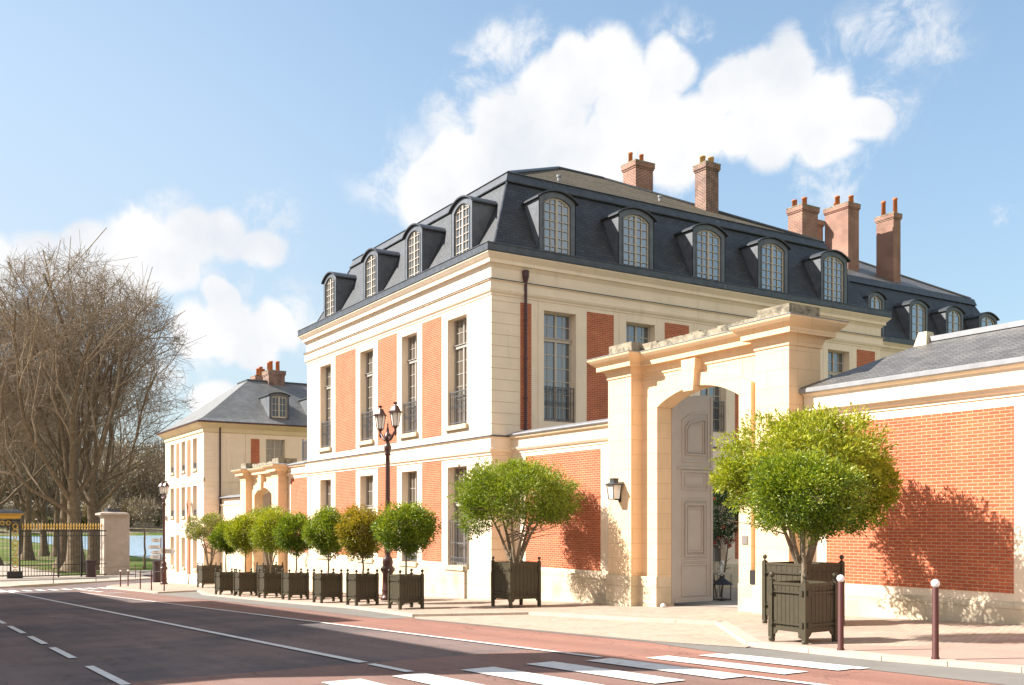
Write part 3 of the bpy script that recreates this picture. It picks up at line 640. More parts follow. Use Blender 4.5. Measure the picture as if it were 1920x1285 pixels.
for (x, y) in ((X1, Y0), (X0, Y0)):
    sx = -1 if x == X1 else 1
    mb.tube([(x+sx*.17, y+.17, 9.8), (x+sx*.33, y+.33, 10.0), (x+sx*1.08, y+1.08, 11.5), (x+sx*1.8, y+1.8, 13.0)], .045, 6)
mb.tube([(-38.95, 26.9, 16.92), (-38.95, 29.6, 16.92)], .09, 6)
for x, y, ye in ((X1, Y0, 26.9), (X0, Y0, 26.9), (X1, Y1, 29.6), (X0, Y1, 29.6)):
    sx = -1 if x == X1 else 1; sy = 1 if y == Y0 else -1
    mb.tube([(x+sx*1.85, y+sy*1.85, 13.16), (-38.95, ye, 16.92)], .08, 6)
mb.build('roof_ridge', 'zinc', main)
for k, (a, b) in enumerate(F1w):
    window(fF, a, b, *UP, main, gm='glasswarm', rows=(2, 6), rail=1.28, trans=.74)
    window(fF, a, b, *LO, main, gm='glasswarm', rows=(2, 3), trans=.62, grille=1.7)
for k, (a, b) in enumerate(F2w):
    window(fS, a, b, *SUP, main, gm='glass', rows=(2, 6), rail=1.28, trans=.75, sill=False, fm='framelight')
    window(fS, a, b, *SLO, main, gm='glass', rows=(2, 3), trans=.62, sill=True)
for a, b in F1p:
    for v0, v1 in ((3.33, 7.90), (-1.50, 2.38)):
        mb = MB(); mb.fb(fF, a, b, v0, v1, -.02, .012); mb.build('brick_panel', 'brick', main)
for a, b in [(19.0, 19.47)]+F2p:
    for v0, v1 in ((3.33, 7.86), (-1.5, 2.3)):
        mb = MB(); mb.fb(fS, a, b, v0, v1, -.02, .012); mb.build('brick_panel', 'brick', main)
mb = MB()   # rain pipe on the courtyard side
mb.tube([(XF+.13, 19.15, 8.95), (XF+.13, 19.15, 2.9)], .055, 8); mb.lathe((XF+.13, 19.15, 8.55), [(.06, 0), (.12, .22), (.13, .42), (.10, .44)], 8)
for z in (7.2, 5.8, 4.4, 3.3): mb.lathe((XF+.13, 19.15, z), [(.06, 0), (.075, .01), (.075, .06), (.06, .07)], 8)
mb.build('rain_pipe', 'pipebrown', main)
wr = lambda v: -.33-(v-10.0)*.505
for a, b in ((-46.3, -44.72), (-41.45, -39.86), (-37.17, -35.58), (-33.15, -31.54)):
    dormer(fF, a, b, 9.74, 12.08, -.20, wr, main, gm='glassblue')
for a, b in ((19.95, 21.60), (23.62, 25.38), (27.4, 29.2), (31.08, 32.92), (34.98, 36.76)):
    dormer(fS, a, b, 9.74, 12.16, -.24, wr, main, gm='glassblue')
mb = MB()
for (x, y) in ((-33.2, 23.0), (-34.2, 29.2)): mb.lathe((x, y, 13.1+(-31.7-x)*.524), [(.07, 0), (.07, .16), (.10, .17), (.1, .26), (.03, .27)], 8)
mb.build('roof_vent', 'zinclight', main)
chimney(-39.0, -38.0, 30.9, 32.0, 14.0, 17.75, [(.25, .25, .62, .11), (.7, .55, .45, .11)], main)
chimney(-35.35, -34.6, 32.35, 33.15, 13.2, 16.9, [(.35, .3, .42, .14), (.6, .75, .38, .14)], main, 'chimbrickdark', potm='potbuff')

# ---------------------------------------------------------------- rear wing
wing = thing('rear_wing', 'lower rear wing of dark slate mansard with three tall brick chimneys, right behind the mansion', 'building', (-34.6, 57, gz(-34)))
WX0, WX1, WY0, WY1 = -55, -34.95, 38.75, 58.2
mb = MB(); facade(mb, FYp(WX1), WY0, WY1, -5, 9.6, [(y, y+1.3, 3.7, 7.4, .35) for y in (44.2, 47.8, 51.0, 54.2)])
mb.face([(WX0, WY1, -5), (WX1, WY1, -5), (WX1, WY1, 9.6), (WX0, WY1, 9.6)]); mb.face([(WX0, WY0, -5), (WX0, WY1, -5), (WX0, WY1, 9.6), (WX0, WY0, 9.6)]); mb.build('wall', 'stone', wing)
for y in (44.2, 47.8, 51.0, 54.2): window(FYp(WX1), y, y+1.3, 3.7, 7.4, wing, rows=(2, 4))
mb = MB(); mb.ring(WX0, WX1, WY0, WY1, [(0, 9.3), (.1, 9.45), (.18, 9.5), (.18, 9.6), (.34, 9.75), (.1, 9.8)]); mb.build('cornice', 'stone', wing)
mb = MB(); mb.ring(WX0, WX1, WY0, WY1, [(.3, 9.752), (.36, 9.755), (.37, 10.0), (.3, 10.05), (-.2, 10.1)]); mb.build('zinc_gutter', 'zinc', wing)
mb = MB(); mb.ring(WX0, WX1, WY0, WY1, [(-.15, 10.05), (-.33, 10.4), (-1.85, 13.7)]); mb.build('mansard_roof', 'slate', wing)
mb = MB(); mb.ring(WX0, WX1, WY0, WY1, [(-1.6, 13.35), (-1.62, 13.4), (-1.72, 13.74), (-2.0, 13.8)]); mb.build('roof_flashing', 'zinc', wing)
mb = MB(); i = mb.vs([(WX0+1.85, WY0, 13.74), (WX1-1.85, WY0, 13.74), (WX1-1.85, WY1-1.85, 13.74), (WX0+1.85, WY1-1.85, 13.74), (-44.8, WY0, 18.4), (-44.8, WY1-10, 18.4)])
mb.f += [(i+1, i+2, i+5, i+4), (i+2, i+3, i+5), (i+3, i, i+4, i+5), (i, i+1, i+4)]; mb.build('upper_roof', 'slatewarm', wing)
mb = MB(); mb.tube([(-44.8, WY0, 18.43), (-44.8, WY1-10, 18.43), (WX1-1.85, WY1-1.85, 13.78)], .08, 6); mb.build('roof_ridge', 'zinc', wing)
wr2 = lambda v: -.33-(v-10.4)*.46
for a, b, v0 in ((44.6, 46.0, 10.2), (48.1, 49.78, 10.2), (51.4, 53.1, 10.2), (54.6, 56.45, 10.2)):
    dormer(FYp(WX1), a, b, v0, 12.5, -.2, wr2, wing, rows=5, cols=2)
chimney(-38.0, -37.0, 41.56, 42.8, 13.2, 17.12, [(.3, .15, .42, .14), (.5, .6, .6, .14)], wing)
chimney(-40.2, -38.5, 47.1, 48.05, 13.5, 18.6, [(.45, .2, .6, .15), (.85, .6, .5, .15), (.2, .6, .4, .13)], wing)
chimney(-41.1, -40.25, 46.2, 47.0, 13.5, 17.9, [(.4, .5, .5, .14)], wing)
chimney(-38.65, -37.45, 49.8, 50.45, 13.2, 18.15, [(.3, .3, .9, .13), (.85, .6, .95, .13)], wing)
chimney(-42.4, -41.9, 45.6, 46.2, 13.5, 16.9, [(.5, .5, .5, .14)], wing)

# ================================================================ street walls
YW = 18.65
def street_wall(name, label, x0, x1, ztop, panels, wd=.45, endw=None):
    wl = thing(name, label, 'wall', (x0, YW, gz(x0)))
    fr = FXm(YW)
    mb = MB(); mb.fb(fr, x0, x1, -1.62, ztop-.10, -wd, 0); mb.build('wall_face', 'stone', wl)
    mb = MB(); mb.fb(fr, x0, x1, -5.2, -1.62, -wd-.05, .09); mb.build('plinth', 'plinth', wl)
    mb = MB()
    prof = [(-.02, 2.42), (.03, 2.44), (.03, 2.50), (.08, 2.53), (.13, 2.60), (.13, 2.64), (.05, 2.66), (.05, ztop-.14), (.16, ztop-.12), (.18, ztop-.06), (-.02, ztop-.04)]
    prof = [(a, b+(ztop-3.1)) if b < 3 else (a, b) for a, b in prof]
    mb.prism([fr(x0, v, w_) for w_, v in prof], [fr(x1, v, w_) for w_, v in prof]); mb.build('cornice', 'stone', wl)
    mb = MB(); pr = [(.22, ztop-.055), (.24, ztop-.02), (.22, ztop+.01), (-wd/2, ztop+.14), (-wd-.1, ztop+.0), (-wd-.1, ztop-.05)]
    mb.prism([fr(x0, v, w_) for w_, v in pr], [fr(x1, v, w_) for w_, v in pr]); mb.build('coping', 'zinclight', wl)
    for a, b, c, d in panels:
        mb = MB(); mb.fb(fr, a, b, c, d, -.05, .012); mb.build('brick_panel', 'brick', wl)
    return wl
street_wall('street_wall', 'cream wall with one brick panel between the mansion corner and the large gateway', X1+.02, -23.5, 3.1, [(-28.95, -24.65, -1.5, 2.30)])
street_wall('street_wall', 'cream wall with a brick panel between the far gateway and the mansion', -53.3, X0-.02, 3.18, [(-52.9, -48.9, -2.5, 2.42)])
lw = street_wall('street_wall', 'low cream wall with slate coping between the far house and the far gateway', -66.55, -60.35, 1.66, [(-65.6, -61.2, -3.4, .9)])

# ================================================================ gateways
def gateway(dx, dz, label):
    g = thing('gateway', label, 'gateway', (-20.04+dx, 18.1, gz(-20.04+dx)))
    P = [(-23.55+dx, -22.47+dx), (-17.6+dx, -16.52+dx)]
    ya, yb = 18.1, 19.2
    gb = -1.55+dz*1.1
    mb = MB()
    for a, b in P:
        mb.box(a, b, ya, yb, gb, 4.40+dz)
    x0, x1 = -22.47+dx, -17.6+dx; ol, orr = -21.64+dx, -18.44+dx; xm = (ol+orr)/2; hw = (orr-ol)/2
    zs, zc = 3.02+dz, 3.64+dz
    A = arc(ol, orr, 3.27+dz, .42, 20)
    # spandrel wall
    Ys, Yb2 = 18.5, 18.95
    top = [(x, 4.4+dz) for x, z in A]
    mb.strip([(x, Ys, z) for x, z in A], [(x, Ys, z) for x, z in top]); mb.strip([(x, Yb2, z) for x, z in A], [(x, Yb2, z) for x, z in top])
    for a, b in ((x0, ol), (orr, x1)):
        mb.box(a+(.01 if a == orr else 0), b-(.01 if b == ol else 0), Ys, Yb2, gb-3, 4.4+dz)
    mb.build('pier_and_spandrel', 'gatestone', g)
    # surround with reveal
    mb = MB(); hw2 = (-18.03+22.08)/2; xm2 = xm
    A2 = arc(xm2-hw2, xm2+hw2, 3.56+dz, .47, 20)
    I = [(ol, gb)]+A+[(orr, gb)]; O = [(xm2-hw2, gb)]+A2+[(xm2+hw2, gb)]
    mb.strip([(x, 18.37, z) for x, z in I], [(x, 18.37, z) for x, z in O]); mb.strip([(x, 18.37, z) for x, z in O], [(x, 18.502, z) for x, z in O])
    mb.strip([(x, 18.37, z) for x, z in I], [(x, 18.96, z) for x, z in I])
    for s, xx in ((-1, xm2-hw2), (1, xm2+hw2)): pass
    mb.build('arch_surround', 'gatestone', g, fix=False)
    mb = MB()
    (a, b), (a2, b2) = P
    mb.box(a-.05, b+.05, ya-.05, yb+.03, gz(a)-.3, gb); mb.box(b+.04, ol-.0, 18.34, 19.0, gz(x0)-.3, gb-.001); mb.build('plinth', 'plinth', g)
    mb = MB(); mb.box(a2-.05, b2+.05, ya-.05, yb+.03, gz(a2)-.3, gb); mb.box(orr, a2-.04, 18.34, 19.0, gz(x1)-.3, gb-.001); mb.build('plinth', 'plinth', g)
    mb = MB(); kz0, kz1 = 3.56+dz, 4.42+dz; kc = -20.19+dx
    mb.hexa([(kc-.19, 18.22, kz0), (kc+.19, 18.22, kz0), (kc+.19, 18.5, kz0), (kc-.19, 18.5, kz0), (kc-.28, 18.22, kz1), (kc+.28, 18.22, kz1), (kc+.28, 18.5, kz1), (kc-.28, 18.5, kz1)])
    mb.build('keystone', 'gatestone', g)
    pr = [(-.01, 4.22), (.03, 4.24), (.03, 4.32), (.05, 4.36), (.08, 4.44), (.11, 4.50), (.20, 4.51), (.20, 4.49), (.255, 4.49), (.255, 4.61), (.265, 4.625), (.30, 4.655), (.38, 4.72), (.43, 4.775), (.45, 4.80), (.46, 4.85), (-.02, 4.92)]
    pr = [(a, b+dz) for a, b in pr]
    mb = MB()
    for a, b in P: mb.ring(a, b, ya, yb, pr)
    for o_ in (0,):
        mb.prism([(x0-.3, 18.5-w_, v) for w_, v in pr]+[(x0-.3, 19.0, 4.9+dz)], [(x1+.3, 18.5-w_, v) for w_, v in pr]+[(x1+.3, 19.0, 4.9+dz)])
    mb.build('cornice', 'gatestone', g)
    mb = MB()
    for a, b in P: mb.ring(a, b, ya, yb, [(.455, 4.853+dz), (.475, 4.856+dz), (.475, 4.872+dz), (.03, 4.94+dz)])
    pz = [(.455, 4.853), (.475, 4.856), (.475, 4.872), (.03, 4.935)]
    mb.prism([(x0+.48, 18.5-w_, v+dz) for w_, v in pz], [(x1-.48, 18.5-w_, v+dz) for w_, v in pz])
    mb.build('flashing', 'zinclight', g)
    mb = MB()
    for k, (a, b) in enumerate(P): mb.box(a+.01, b-.01, ya+.02, yb-.02, 4.88+dz, 5.24+dz)
    n = 14
    for k in range(n):
        a = x0-.02+(x1-x0+.04)*k/n; b = x0-.02+(x1-x0+.04)*(k+1)/n; h = 5.17+.02*math.sin(k*2.3)+.015*math.cos(k*5.1)
        mb.box(a, b, 18.48, 19.0, 4.86+dz, h+dz)
    mb.build('parapet', 'stonedark', g)
    # open left leaf
    xf = ol-.02; fr = FYp(xf+.0)
    lf = MB(); T = [(18.90, 3.24), (19.02, 3.34), (19.2, 3.46), (19.45, 3.62), (19.8, 3.69), (20.2, 3.71), (20.46, 3.70)]
    if dz: T = [(y, z) for y, z in T]
    Z = lambda z: z+dz if z > 0 else z+dz*1.0
    bot = -2.30 if not dz else gz(dx-21)+.06
    poly = [(18.90, bot)]+[(20.46, bot)]+[(y, z+dz) for y, z in T[::-1]]
    lf.prism([(xf-.02, y, z) for y, z in poly], [(xf+.05, y, z) for y, z in poly]); do = lf.build('door_leaf', 'door', g)
    if not dz:
        pm = MB()
        def frame(u0, u1, v0, v1, t_, w0, w1):
            pm.fb(fr, u0, u0+t_, v0, v1, w0, w1); pm.fb(fr, u1-t_, u1, v0, v1, w0, w1); pm.fb(fr, u0+t_, u1-t_, v0, v0+t_, w0, w1); pm.fb(fr, u0+t_, u1-t_, v1-t_, v1, w0, w1)
        def arched(u0, u1, v0, v1a, v1b, t_, w0, w1):
            O = [(u0, v0), (u1, v0), (u1, v1b), ((u0+u1)/2+.1, v1b-.02), ((u0+u1)/2-.25, (v1a+v1b)/2+.03), (u0, v1a)]
            I_ = [(u0+t_, v0+t_), (u1-t_, v0+t_), (u1-t_, v1b-t_), ((u0+u1)/2+.1, v1b-t_-.02), ((u0+u1)/2-.25+t_*.3, (v1a+v1b)/2+.03-t_), (u0+t_, v1a-t_)]
            i = pm.vs([fr(u, v, w1) for u, v in O]); j = pm.vs([fr(u, v, w1) for u, v in I_]); k2 = pm.vs([fr(u, v, w0) for u, v in O]); l2 = pm.vs([fr(u, v, w0) for u, v in I_])
            for q in range(6):
                r_ = (q+1) % 6; pm.f += [(i+q, i+r_, j+r_, j+q), (i+q, i+r_, k2+r_, k2+q), (j+q, j+r_, l2+r_, l2+q)]
        arched(19.27, 20.30, 1.75, 2.95, 3.22, .05, .05, .075); arched(19.40, 20.18, 1.95, 2.76, 3.02, .035, .05, .10); arched(19.48, 20.10, 2.03, 2.66, 2.90, .03, .05, .08)
        pm.fb(fr, 19.1, 20.42, 1.55, 1.60, .05, .085)
        frame(19.25, 20.28, .95, 1.50, .045, .05, .085); frame(19.38, 20.15, 1.07, 1.38, .03, .05, .07)
        frame(19.27, 20.24, -1.12, .68, .045, .05, .075); frame(19.37, 20.14, -.98, .55, .045, .05, .11); frame(19.46, 20.05, -.86, .43, .03, .05, .085)
        frame(19.25, 20.26, -2.12, -1.20, .04, .05, .085); pm.fb(fr, 19.0, 20.46, bot, bot+.13, .05, .075); pm.fb(fr, 20.38, 20.46, bot+.13, 3.66, .05, .075)
        pm.build('door_panel', 'door', do)
    else:
        pm = MB(); pm.fb(fr, 19.1, 20.3, dz+1.6, dz+1.66, .05, .09); pm.fb(fr, 19.35, 19.4, dz+1.8, dz+3.0, .05, .09); pm.fb(fr, 20.1, 20.15, dz+1.8, dz+3.0, .05, .09); pm.build('door_panel', 'door', do)
    xr = orr+.02; rf = MB(); rf.prism([(xr-.05, y, z) for y, z in poly], [(xr+.02, y, z) for y, z in poly]); rf.build('door_leaf', 'door', g)
    return g
gateway(0, 0, 'large pale stone gateway with arched opening, keystone and tall grey door leaf standing open')
gateway(-36.9, -1.65, 'distant pale stone gateway with arched opening beyond the mansion')

# wall lanterns
def wall_lantern(x, y, z, label):
    t = thing('wall_lantern', label, 'lantern', (x, y, z), 'lanterns on the gateway piers')
    hw, hb, H = .16, .115, .42; cy = y-.22
    tp = [(x-hw, cy-hw), (x+hw, cy-hw), (x+hw, cy+hw), (x-hw, cy+hw)]; bt = [(x-hb, cy-hb), (x+hb, cy-hb), (x+hb, cy+hb), (x-hb, cy+hb)]
    mb = MB()
    for k in range(4):
        mb.tube([(*bt[k], z), (*tp[k], z+H)], .013, 4); mb.tube([(*bt[k], z), (*bt[(k+1) % 4], z)], .013, 4); mb.tube([(*tp[k], z+H), (*tp[(k+1) % 4], z+H)], .015, 4)
    mb.box(x-.04, x+.04, cy+.05, y, z-.03, z+.03); mb.box(x-.05, x+.05, y-.03, y, z-.08, z+.3); mb.build('frame', 'iron', t)
    mb = MB(); mb.ring(x-.07, x+.07, cy-.07, cy+.07, [(.14, H-.0+z), (.14, H+.015+z), (.02, H+.08+z), (.02, H+.16+z), (.035, H+.17+z), (.035, H+.19+z), (-.07, H+.2+z)]); mb.build('lantern_roof', 'zincdark', t)
    mb = MB(); e = .012
    mb.prism([(a+(x-a)*.08, b+(cy-b)*.08, z+.01) for a, b in bt], [(a+(x-a)*.08, b+(cy-b)*.08, z+H) for a, b in tp]); mb.build('lantern_glass', 'lampglass', t)
wall_lantern(-22.98, 18.1, .68, 'black wall lantern with pale glass on the left pier of the large gateway')
wall_lantern(-54.0, 18.1, .1, 'small lantern on the right pier of the distant gateway')
mb = MB(); mb.fb(FXm(18.37), -18.31, -18.12, -.56, -.34, .002, .02); pq = mb.build('plaque', 'signdark', None); tag(pq, 'small dark plaque on the right jamb of the large gateway', 'plaque')
pb = MB()
for k in range(3): pb.fb(FXm(18.37), -18.27, -18.16, -.41-.045*k, -.395-.045*k, .02, .022)
pb.build('engraving', 'zinclight', pq)
mb = MB(); mb.fb(FXm(18.37), -18.0, -17.82, -1.55, -1.2, -.03, .06); o = mb.build('utility_box', 'iron'); tag(o, 'small dark metal box low in the recess right of the large gateway', 'box')
mb = MB(); mb.lathe((-21.3, 18.3, gz(-21.3)), [(.04, 0), (.075, .03), (.07, .08), (.03, .11)], 10); o = mb.build('door_stop', 'white', None, True); tag(o, 'small white rounded door stop on the ground in front of the grey door', 'door stop')

# ================================================================ right lodge with slate roof
lodge = thing('lodge', 'single storey lodge with low slate roof and one big orange brick panel on the right', 'building', (-16.5, YW, gz(-16)))
LX0, LX1, LYb = -16.5, 8.0, 23.4
frL = FXm(YW)
mb = MB(); mb.fb(frL, LX0, LX1, -1.60, 2.96, -.4, 0); mb.box(LX0, LX0+.4, YW+.4, LYb, -2.6, 2.96); mb.box(LX0, LX1, LYb-.3, LYb, -2.6, 2.96); mb.build('wall', 'stone', lodge)
mb = MB(); pr = [(-.02, -1.55), (.05, -1.57), (.09, -1.64), (.09, -3.2), (-.3, -3.2)]; mb.prism([frL(LX0, v, w_) for w_, v in pr], [frL(LX1, v, w_) for w_, v in pr]); mb.build('plinth', 'plinth', lodge)
mb = MB(); pr = [(-.02, 2.46), (.03, 2.48), (.03, 2.54), (.10, 2.57), (.15, 2.64), (.20, 2.66), (.20, 2.69), (.06, 2.70), (.06, 3.02), (.09, 3.04), (.12, 3.08), (.12, 3.09), (-.02, 3.09)]
mb.prism([frL(LX0, v, w_) for w_, v in pr], [frL(LX1, v, w_) for w_, v in pr]); mb.build('cornice', 'stone', lodge)
mb = MB(); pr = [(.10, 3.082), (.19, 3.082), (.22, 3.10), (.22, 3.18), (.20, 3.20), (.08, 3.22)]; mb.prism([frL(LX0-.05, v, w_) for w_, v in pr], [frL(LX1, v, w_) for w_, v in pr])
mb.box(LX0-.12, LX0-.02, YW-.18, LYb, 3.09, 3.20); mb.build('zinc_gutter', 'zinclight', lodge)
mb = MB(); mb.fb(frL, -15.86, -11.27, -1.395, 2.29, -.02, .012); mb.build('brick_panel', 'brick', lodge)
mb = MB(); mb.fb(frL, -10.2, -4.2, -1.395, 2.29, -.02, .012); mb.build('brick_panel', 'brick', lodge)
mb = MB(); ez = 3.21
i = mb.vs([(LX0-.1, YW-.20, ez), (LX1, YW-.20, ez), (LX1, 21.0, 4.32), (-14.85, 21.0, 4.32), (LX0-.1, LYb+.2, ez), (LX1, LYb+.2, ez)])
mb.f += [(i, i+1, i+2, i+3), (i, i+3, i+4), (i+3, i+2, i+5, i+4)]
j = mb.vs([(x, y, z-.08) for x, y, z in mb.v[i:i+6]]); mb.f += [(j, j+1, i+1, i), (i+4, j+4, j, i)]
mb.build('roof', 'slatewarm', lodge, fix=False)
mb = MB(); mb.tube([(-14.9, 21, 4.35), (LX1, 21, 4.35)], .07, 8); mb.box(-14.7, LX1, 20.90, 21.0, 4.30, 4.42); mb.build('roof_ridge', 'zinclight', lodge)
mb = MB(); mb.hexa([(-15.05, 20.75, 4.2), (-14.7, 20.75, 4.2), (-14.7, 21.2, 4.2), (-15.05, 21.2, 4.2), (-14.98, 20.85, 4.55), (-14.76, 20.85, 4.55), (-14.76, 21.1, 4.55), (-14.98, 21.1, 4.55)]); mb.build('ridge_block', 'sill', lodge)

# ================================================================ far house
FXE = -66.6; far = thing('far_house', 'distant three storey cream house with hipped grey slate roof beside the park', 'house', (FXE, 17.5, gz(FXE)))
ff, fs = FXm(17.5), FYp(FXE); FX0, FY1 = -77.5, 34
cols = [(-75.95, -74.8), (-72.65, -71.55), (-69.45, -68.35)]
rowsz = [(3.66, 5.76, 0), (.45, 2.52, 0), (-3.15, -1.05, 0)]
mb = MB(); holes = [(a, b, c, d, .45) for a, b in cols for c, d, _ in rowsz]
holes += quoins(-77.4, -76.6, 3.0, 6.2, .4)+quoins(-67.6, FXE, 3.0, 6.2, .4)+quoins(-67.6, FXE, -3.6, 2.7, .4)+quoins(-77.4, -76.6, -3.6, 2.7, .4)
for j in (-76.45, -74.45, -73.0, -71.25, -69.75, -67.85): holes.append((j-.02, j+.02, -3.6, 6.2, .03))
facade(mb, ff, FX0, FXE, -3.65, 6.3, holes)
holes = [(21.72, 23.05, 4.0, 5.72, .4)]+quoins(17.5, 18.35, -3.6, 6.2, .4)+[(20.28, 20.31, 3.0, 6.2, .03), (18.95, 20.0, 5.65, 5.68, .02), (19.0, 19.03, 3.1, 5.65, .02)]
facade(mb, fs, 17.5, FY1, -5.2, 6.3, holes)
mb.face([(FX0, 17.5, -5), (FX0, FY1, -5), (FX0, FY1, 6.3), (FX0, 17.5, 6.3)]); mb.face([(FX0, FY1, -5), (FXE, FY1, -5), (FXE, FY1, 6.3), (FX0, FY1, 6.3)]); mb.build('wall', 'stone', far)
mb = MB(); mb.fb(ff, FX0-.05, FXE+.05, -5.2, -3.65, -.2, .06); mb.build('plinth', 'stone', far)
mb = MB(); mb.fb(ff, FX0-.04, FXE+.04, 2.72, 2.98, -.05, .05); mb.fb(ff, FX0-.04, FXE+.04, -.55, -.38, -.05, .05); mb.fb(fs, 17.5, FY1, 2.72, 2.98, -.05, .04); mb.build('string_course', 'stone', far)
mb = MB(); mb.ring(FX0, FXE, 17.5, FY1, [(-.02, 6.0), (.08, 6.05), (.1, 6.3), (.2, 6.38), (.35, 6.5), (.48, 6.6), (.5, 6.66), (-.3, 6.68)]); mb.build('cornice', 'ochre', far)
mb = MB(); mb.ring(FX0, FXE, 17.5, FY1, [(.48, 6.63), (.56, 6.63), (.58, 6.71), (.48, 6.76)]); mb.build('gutter', 'pipebrown', far)
mb = MB(); mb.ring(FX0, FXE, 17.5, FY1, [(.54, 6.74), (.1, 6.98), (-.9, 7.7), (-4.3, 10.3)])
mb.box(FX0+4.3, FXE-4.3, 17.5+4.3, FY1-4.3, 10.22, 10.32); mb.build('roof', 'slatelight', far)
mb = MB(); mb.ring(FX0, FXE, 17.5, FY1, [(-4.2, 10.22), (-4.2, 10.36), (-4.4, 10.4)]); mb.build('roof_ridge', 'zincdark', far)
for a, b in cols:
    for c, d, _ in rowsz:
        window(ff, a, b, c, d, far, d=.42, rows=(2, 2), cols=2, gm='glasswarm', trans=.66, rail=.42 if c > 0 else 0, sill=True)
for a, b in ((-74.13, -73.2), (-70.97, -69.98)):
    for c, d in ((3.2, 5.74), (-.05, 2.5), (-3.6, -.9)):
        mb = MB(); mb.fb(ff, a, b, c, d, -.02, .012); mb.build('brick_panel', 'brick', far)
mb = MB(); mb.fb(fs, 20.66, 21.26, 4.0, 5.70, -.02, .012); mb.build('brick_panel', 'brick', far)
window(fs, 21.72, 23.05, 4.0, 5.72, far, rows=(3, 0), trans=0, gm='glasswarm', fm='framelight')
mb = MB(); mb.tube([(FXE+.12, 18.55, 6.55), (FXE+.12, 18.55, 1.0)], .06, 8); mb.build('rain_pipe', 'pipebrown', far)
wr3 = lambda v: -.3-(v-7.2)*1.32
dormer(fs, 22.0, 23.4, 7.22, 8.95, -.15, wr3, far, jam=.16, rise=.14, rows=4, gm='glassblue', roofw='zincdark')
dormer(fs, 24.9, 26.3, 7.22, 8.95, -.15, wr3, far, jam=.16, rise=.14, rows=4, gm='glassblue', roofw='zincdark')
chimney(-71.8, -70.5, 23.19, 24.4, 8.5, 11.05, [(.2, .3, .7, .15), (.5, .3, .75, .15), (.85, .6, .7, .15)], far, 'chimbrickdark')
chimney(-75.6, -74.5, 23.5, 25.0, 9.5, 11.2, [(.2, .3, .65, .15), (.45, .5, .6, .15), (.8, .3, .7, .15), (.8, .8, .7, .15)], far)
mb = MB(); mb.fb(ff, -77.2, -76.8, .15, .5, .055, .075); mb.build('street_plate', 'signdark', far)

# terrace behind the far wall with railing and hedge
mb = MB(); mb.box(-58.5, -48.2, 20.2, 24, -4.5, 3.55); mb.box(-58.5, -48.2, 20.1, 20.2, 3.2, 3.55); ter = mb.build('terrace_block', 'ochre'); tag(ter, 'flat roofed terrace block behind the far brick wall, carrying a grey railing', 'building')
rl = thing('terrace_railing', 'grey metal railing on the terrace left of the mansion', 'railing', (-55, 20.25, 3.55))
mb = MB()
for k in range(70): x = -55.5+k*.105; mb.box(x-.012, x+.012, 20.28, 20.30, 3.55, 4.75)
mb.box(-55.5, -48.2, 20.27, 20.31, 4.72, 4.78); mb.box(-55.5, -48.2, 20.27, 20.31, 3.62, 3.66); mb.build('bars', 'irongrey', rl)
mb = MB()
for x in (-55.5, -53.1, -50.7): mb.box(x-.04, x+.04, 20.25, 20.33, 3.55, 4.85)
mb.build('posts', 'irongrey', rl)

# ================================================================ houses across the street (they throw the road shadow)
def townhouse(x0, x1, ztop, label, m='townstone', yb=-4.0, skew=0):
    t = thing('townhouse', label, 'house', (x0, yb, gz(x0)), 'houses across the street')
    fr = lambda u, v, w_: (u, yb+w_, v)
    z0 = gz(x1)-1.5; holes = []; wins = []
    n = int((x1-x0)/3.2); lv = [gz(x1)+1.0, gz(x1)+4.6]
    if ztop-lv[1] > 5.5: lv.append(gz(x1)+8.0)
    for k in range(n):
        c = x0+(k+.5)*(x1-x0)/n
        for l in lv: wins.append((c-.6, c+.6, l, l+2.1)); holes.append((c-.6, c+.6, l, l+2.1, .3))
    mb = MB(); facade(mb, fr, x0, x1, z0, ztop-.4, holes)
    x1b = x1-skew
    mb.face([(x0, yb-9, z0), (x0, yb, z0), (x0, yb, ztop-.4), (x0, yb-9, ztop-.4)]); mb.face([(x1b, yb-9, z0), (x1, yb, z0), (x1, yb, ztop-.4), (x1b, yb-9, ztop-.4)])
    mb.face([(x0-(skew and 3), yb-9, z0), (x1b, yb-9, z0), (x1b, yb-9, ztop-.4), (x0-(skew and 3), yb-9, ztop-.4)]); mb.build('wall', m, t)
    mb = MB(); A_ = [(x0, yb), (x1, yb), (x1b, yb-9), (x0-(skew and 3), yb-9)]; mb.prism([(a, b, ztop-.4) for a, b in A_], [(a, b, ztop-.02) for a, b in A_]); mb.build('cornice', 'stone', t)
    mb = MB(); mb.ring(x0, x1, yb-9, yb, [(0, ztop-.02), (-.1, ztop), (-4.4, ztop+1.6)]) if not skew else mb.prism([(a, b, ztop-.019) for a, b in A_], [(a*.98-.4, b, ztop+.05) for a, b in A_]); mb.build('roof', 'slatelight', t)
    for a, b, c, d in wins[:60]: window(fr, a, b, c, d, t, rows=(1, 2), cols=2, sill=False, d=.25)
townhouse(-22.3, -18.95, gz(-13)+12.2, 'narrow salmon townhouse, nearest across the street', skew=6.3)
townhouse(-33.2, -22.35, gz(-19)+11.15, 'lower stone townhouse across the street, second from the camera', 'ochre')
townhouse(-50.6, -33.25, gz(-32)+13.2, 'tall salmon townhouse across the street in the middle of the row')
townhouse(-70.5, -50.65, gz(-52)+11.4, 'long stone townhouse across the street, farthest of the row', 'ochre')

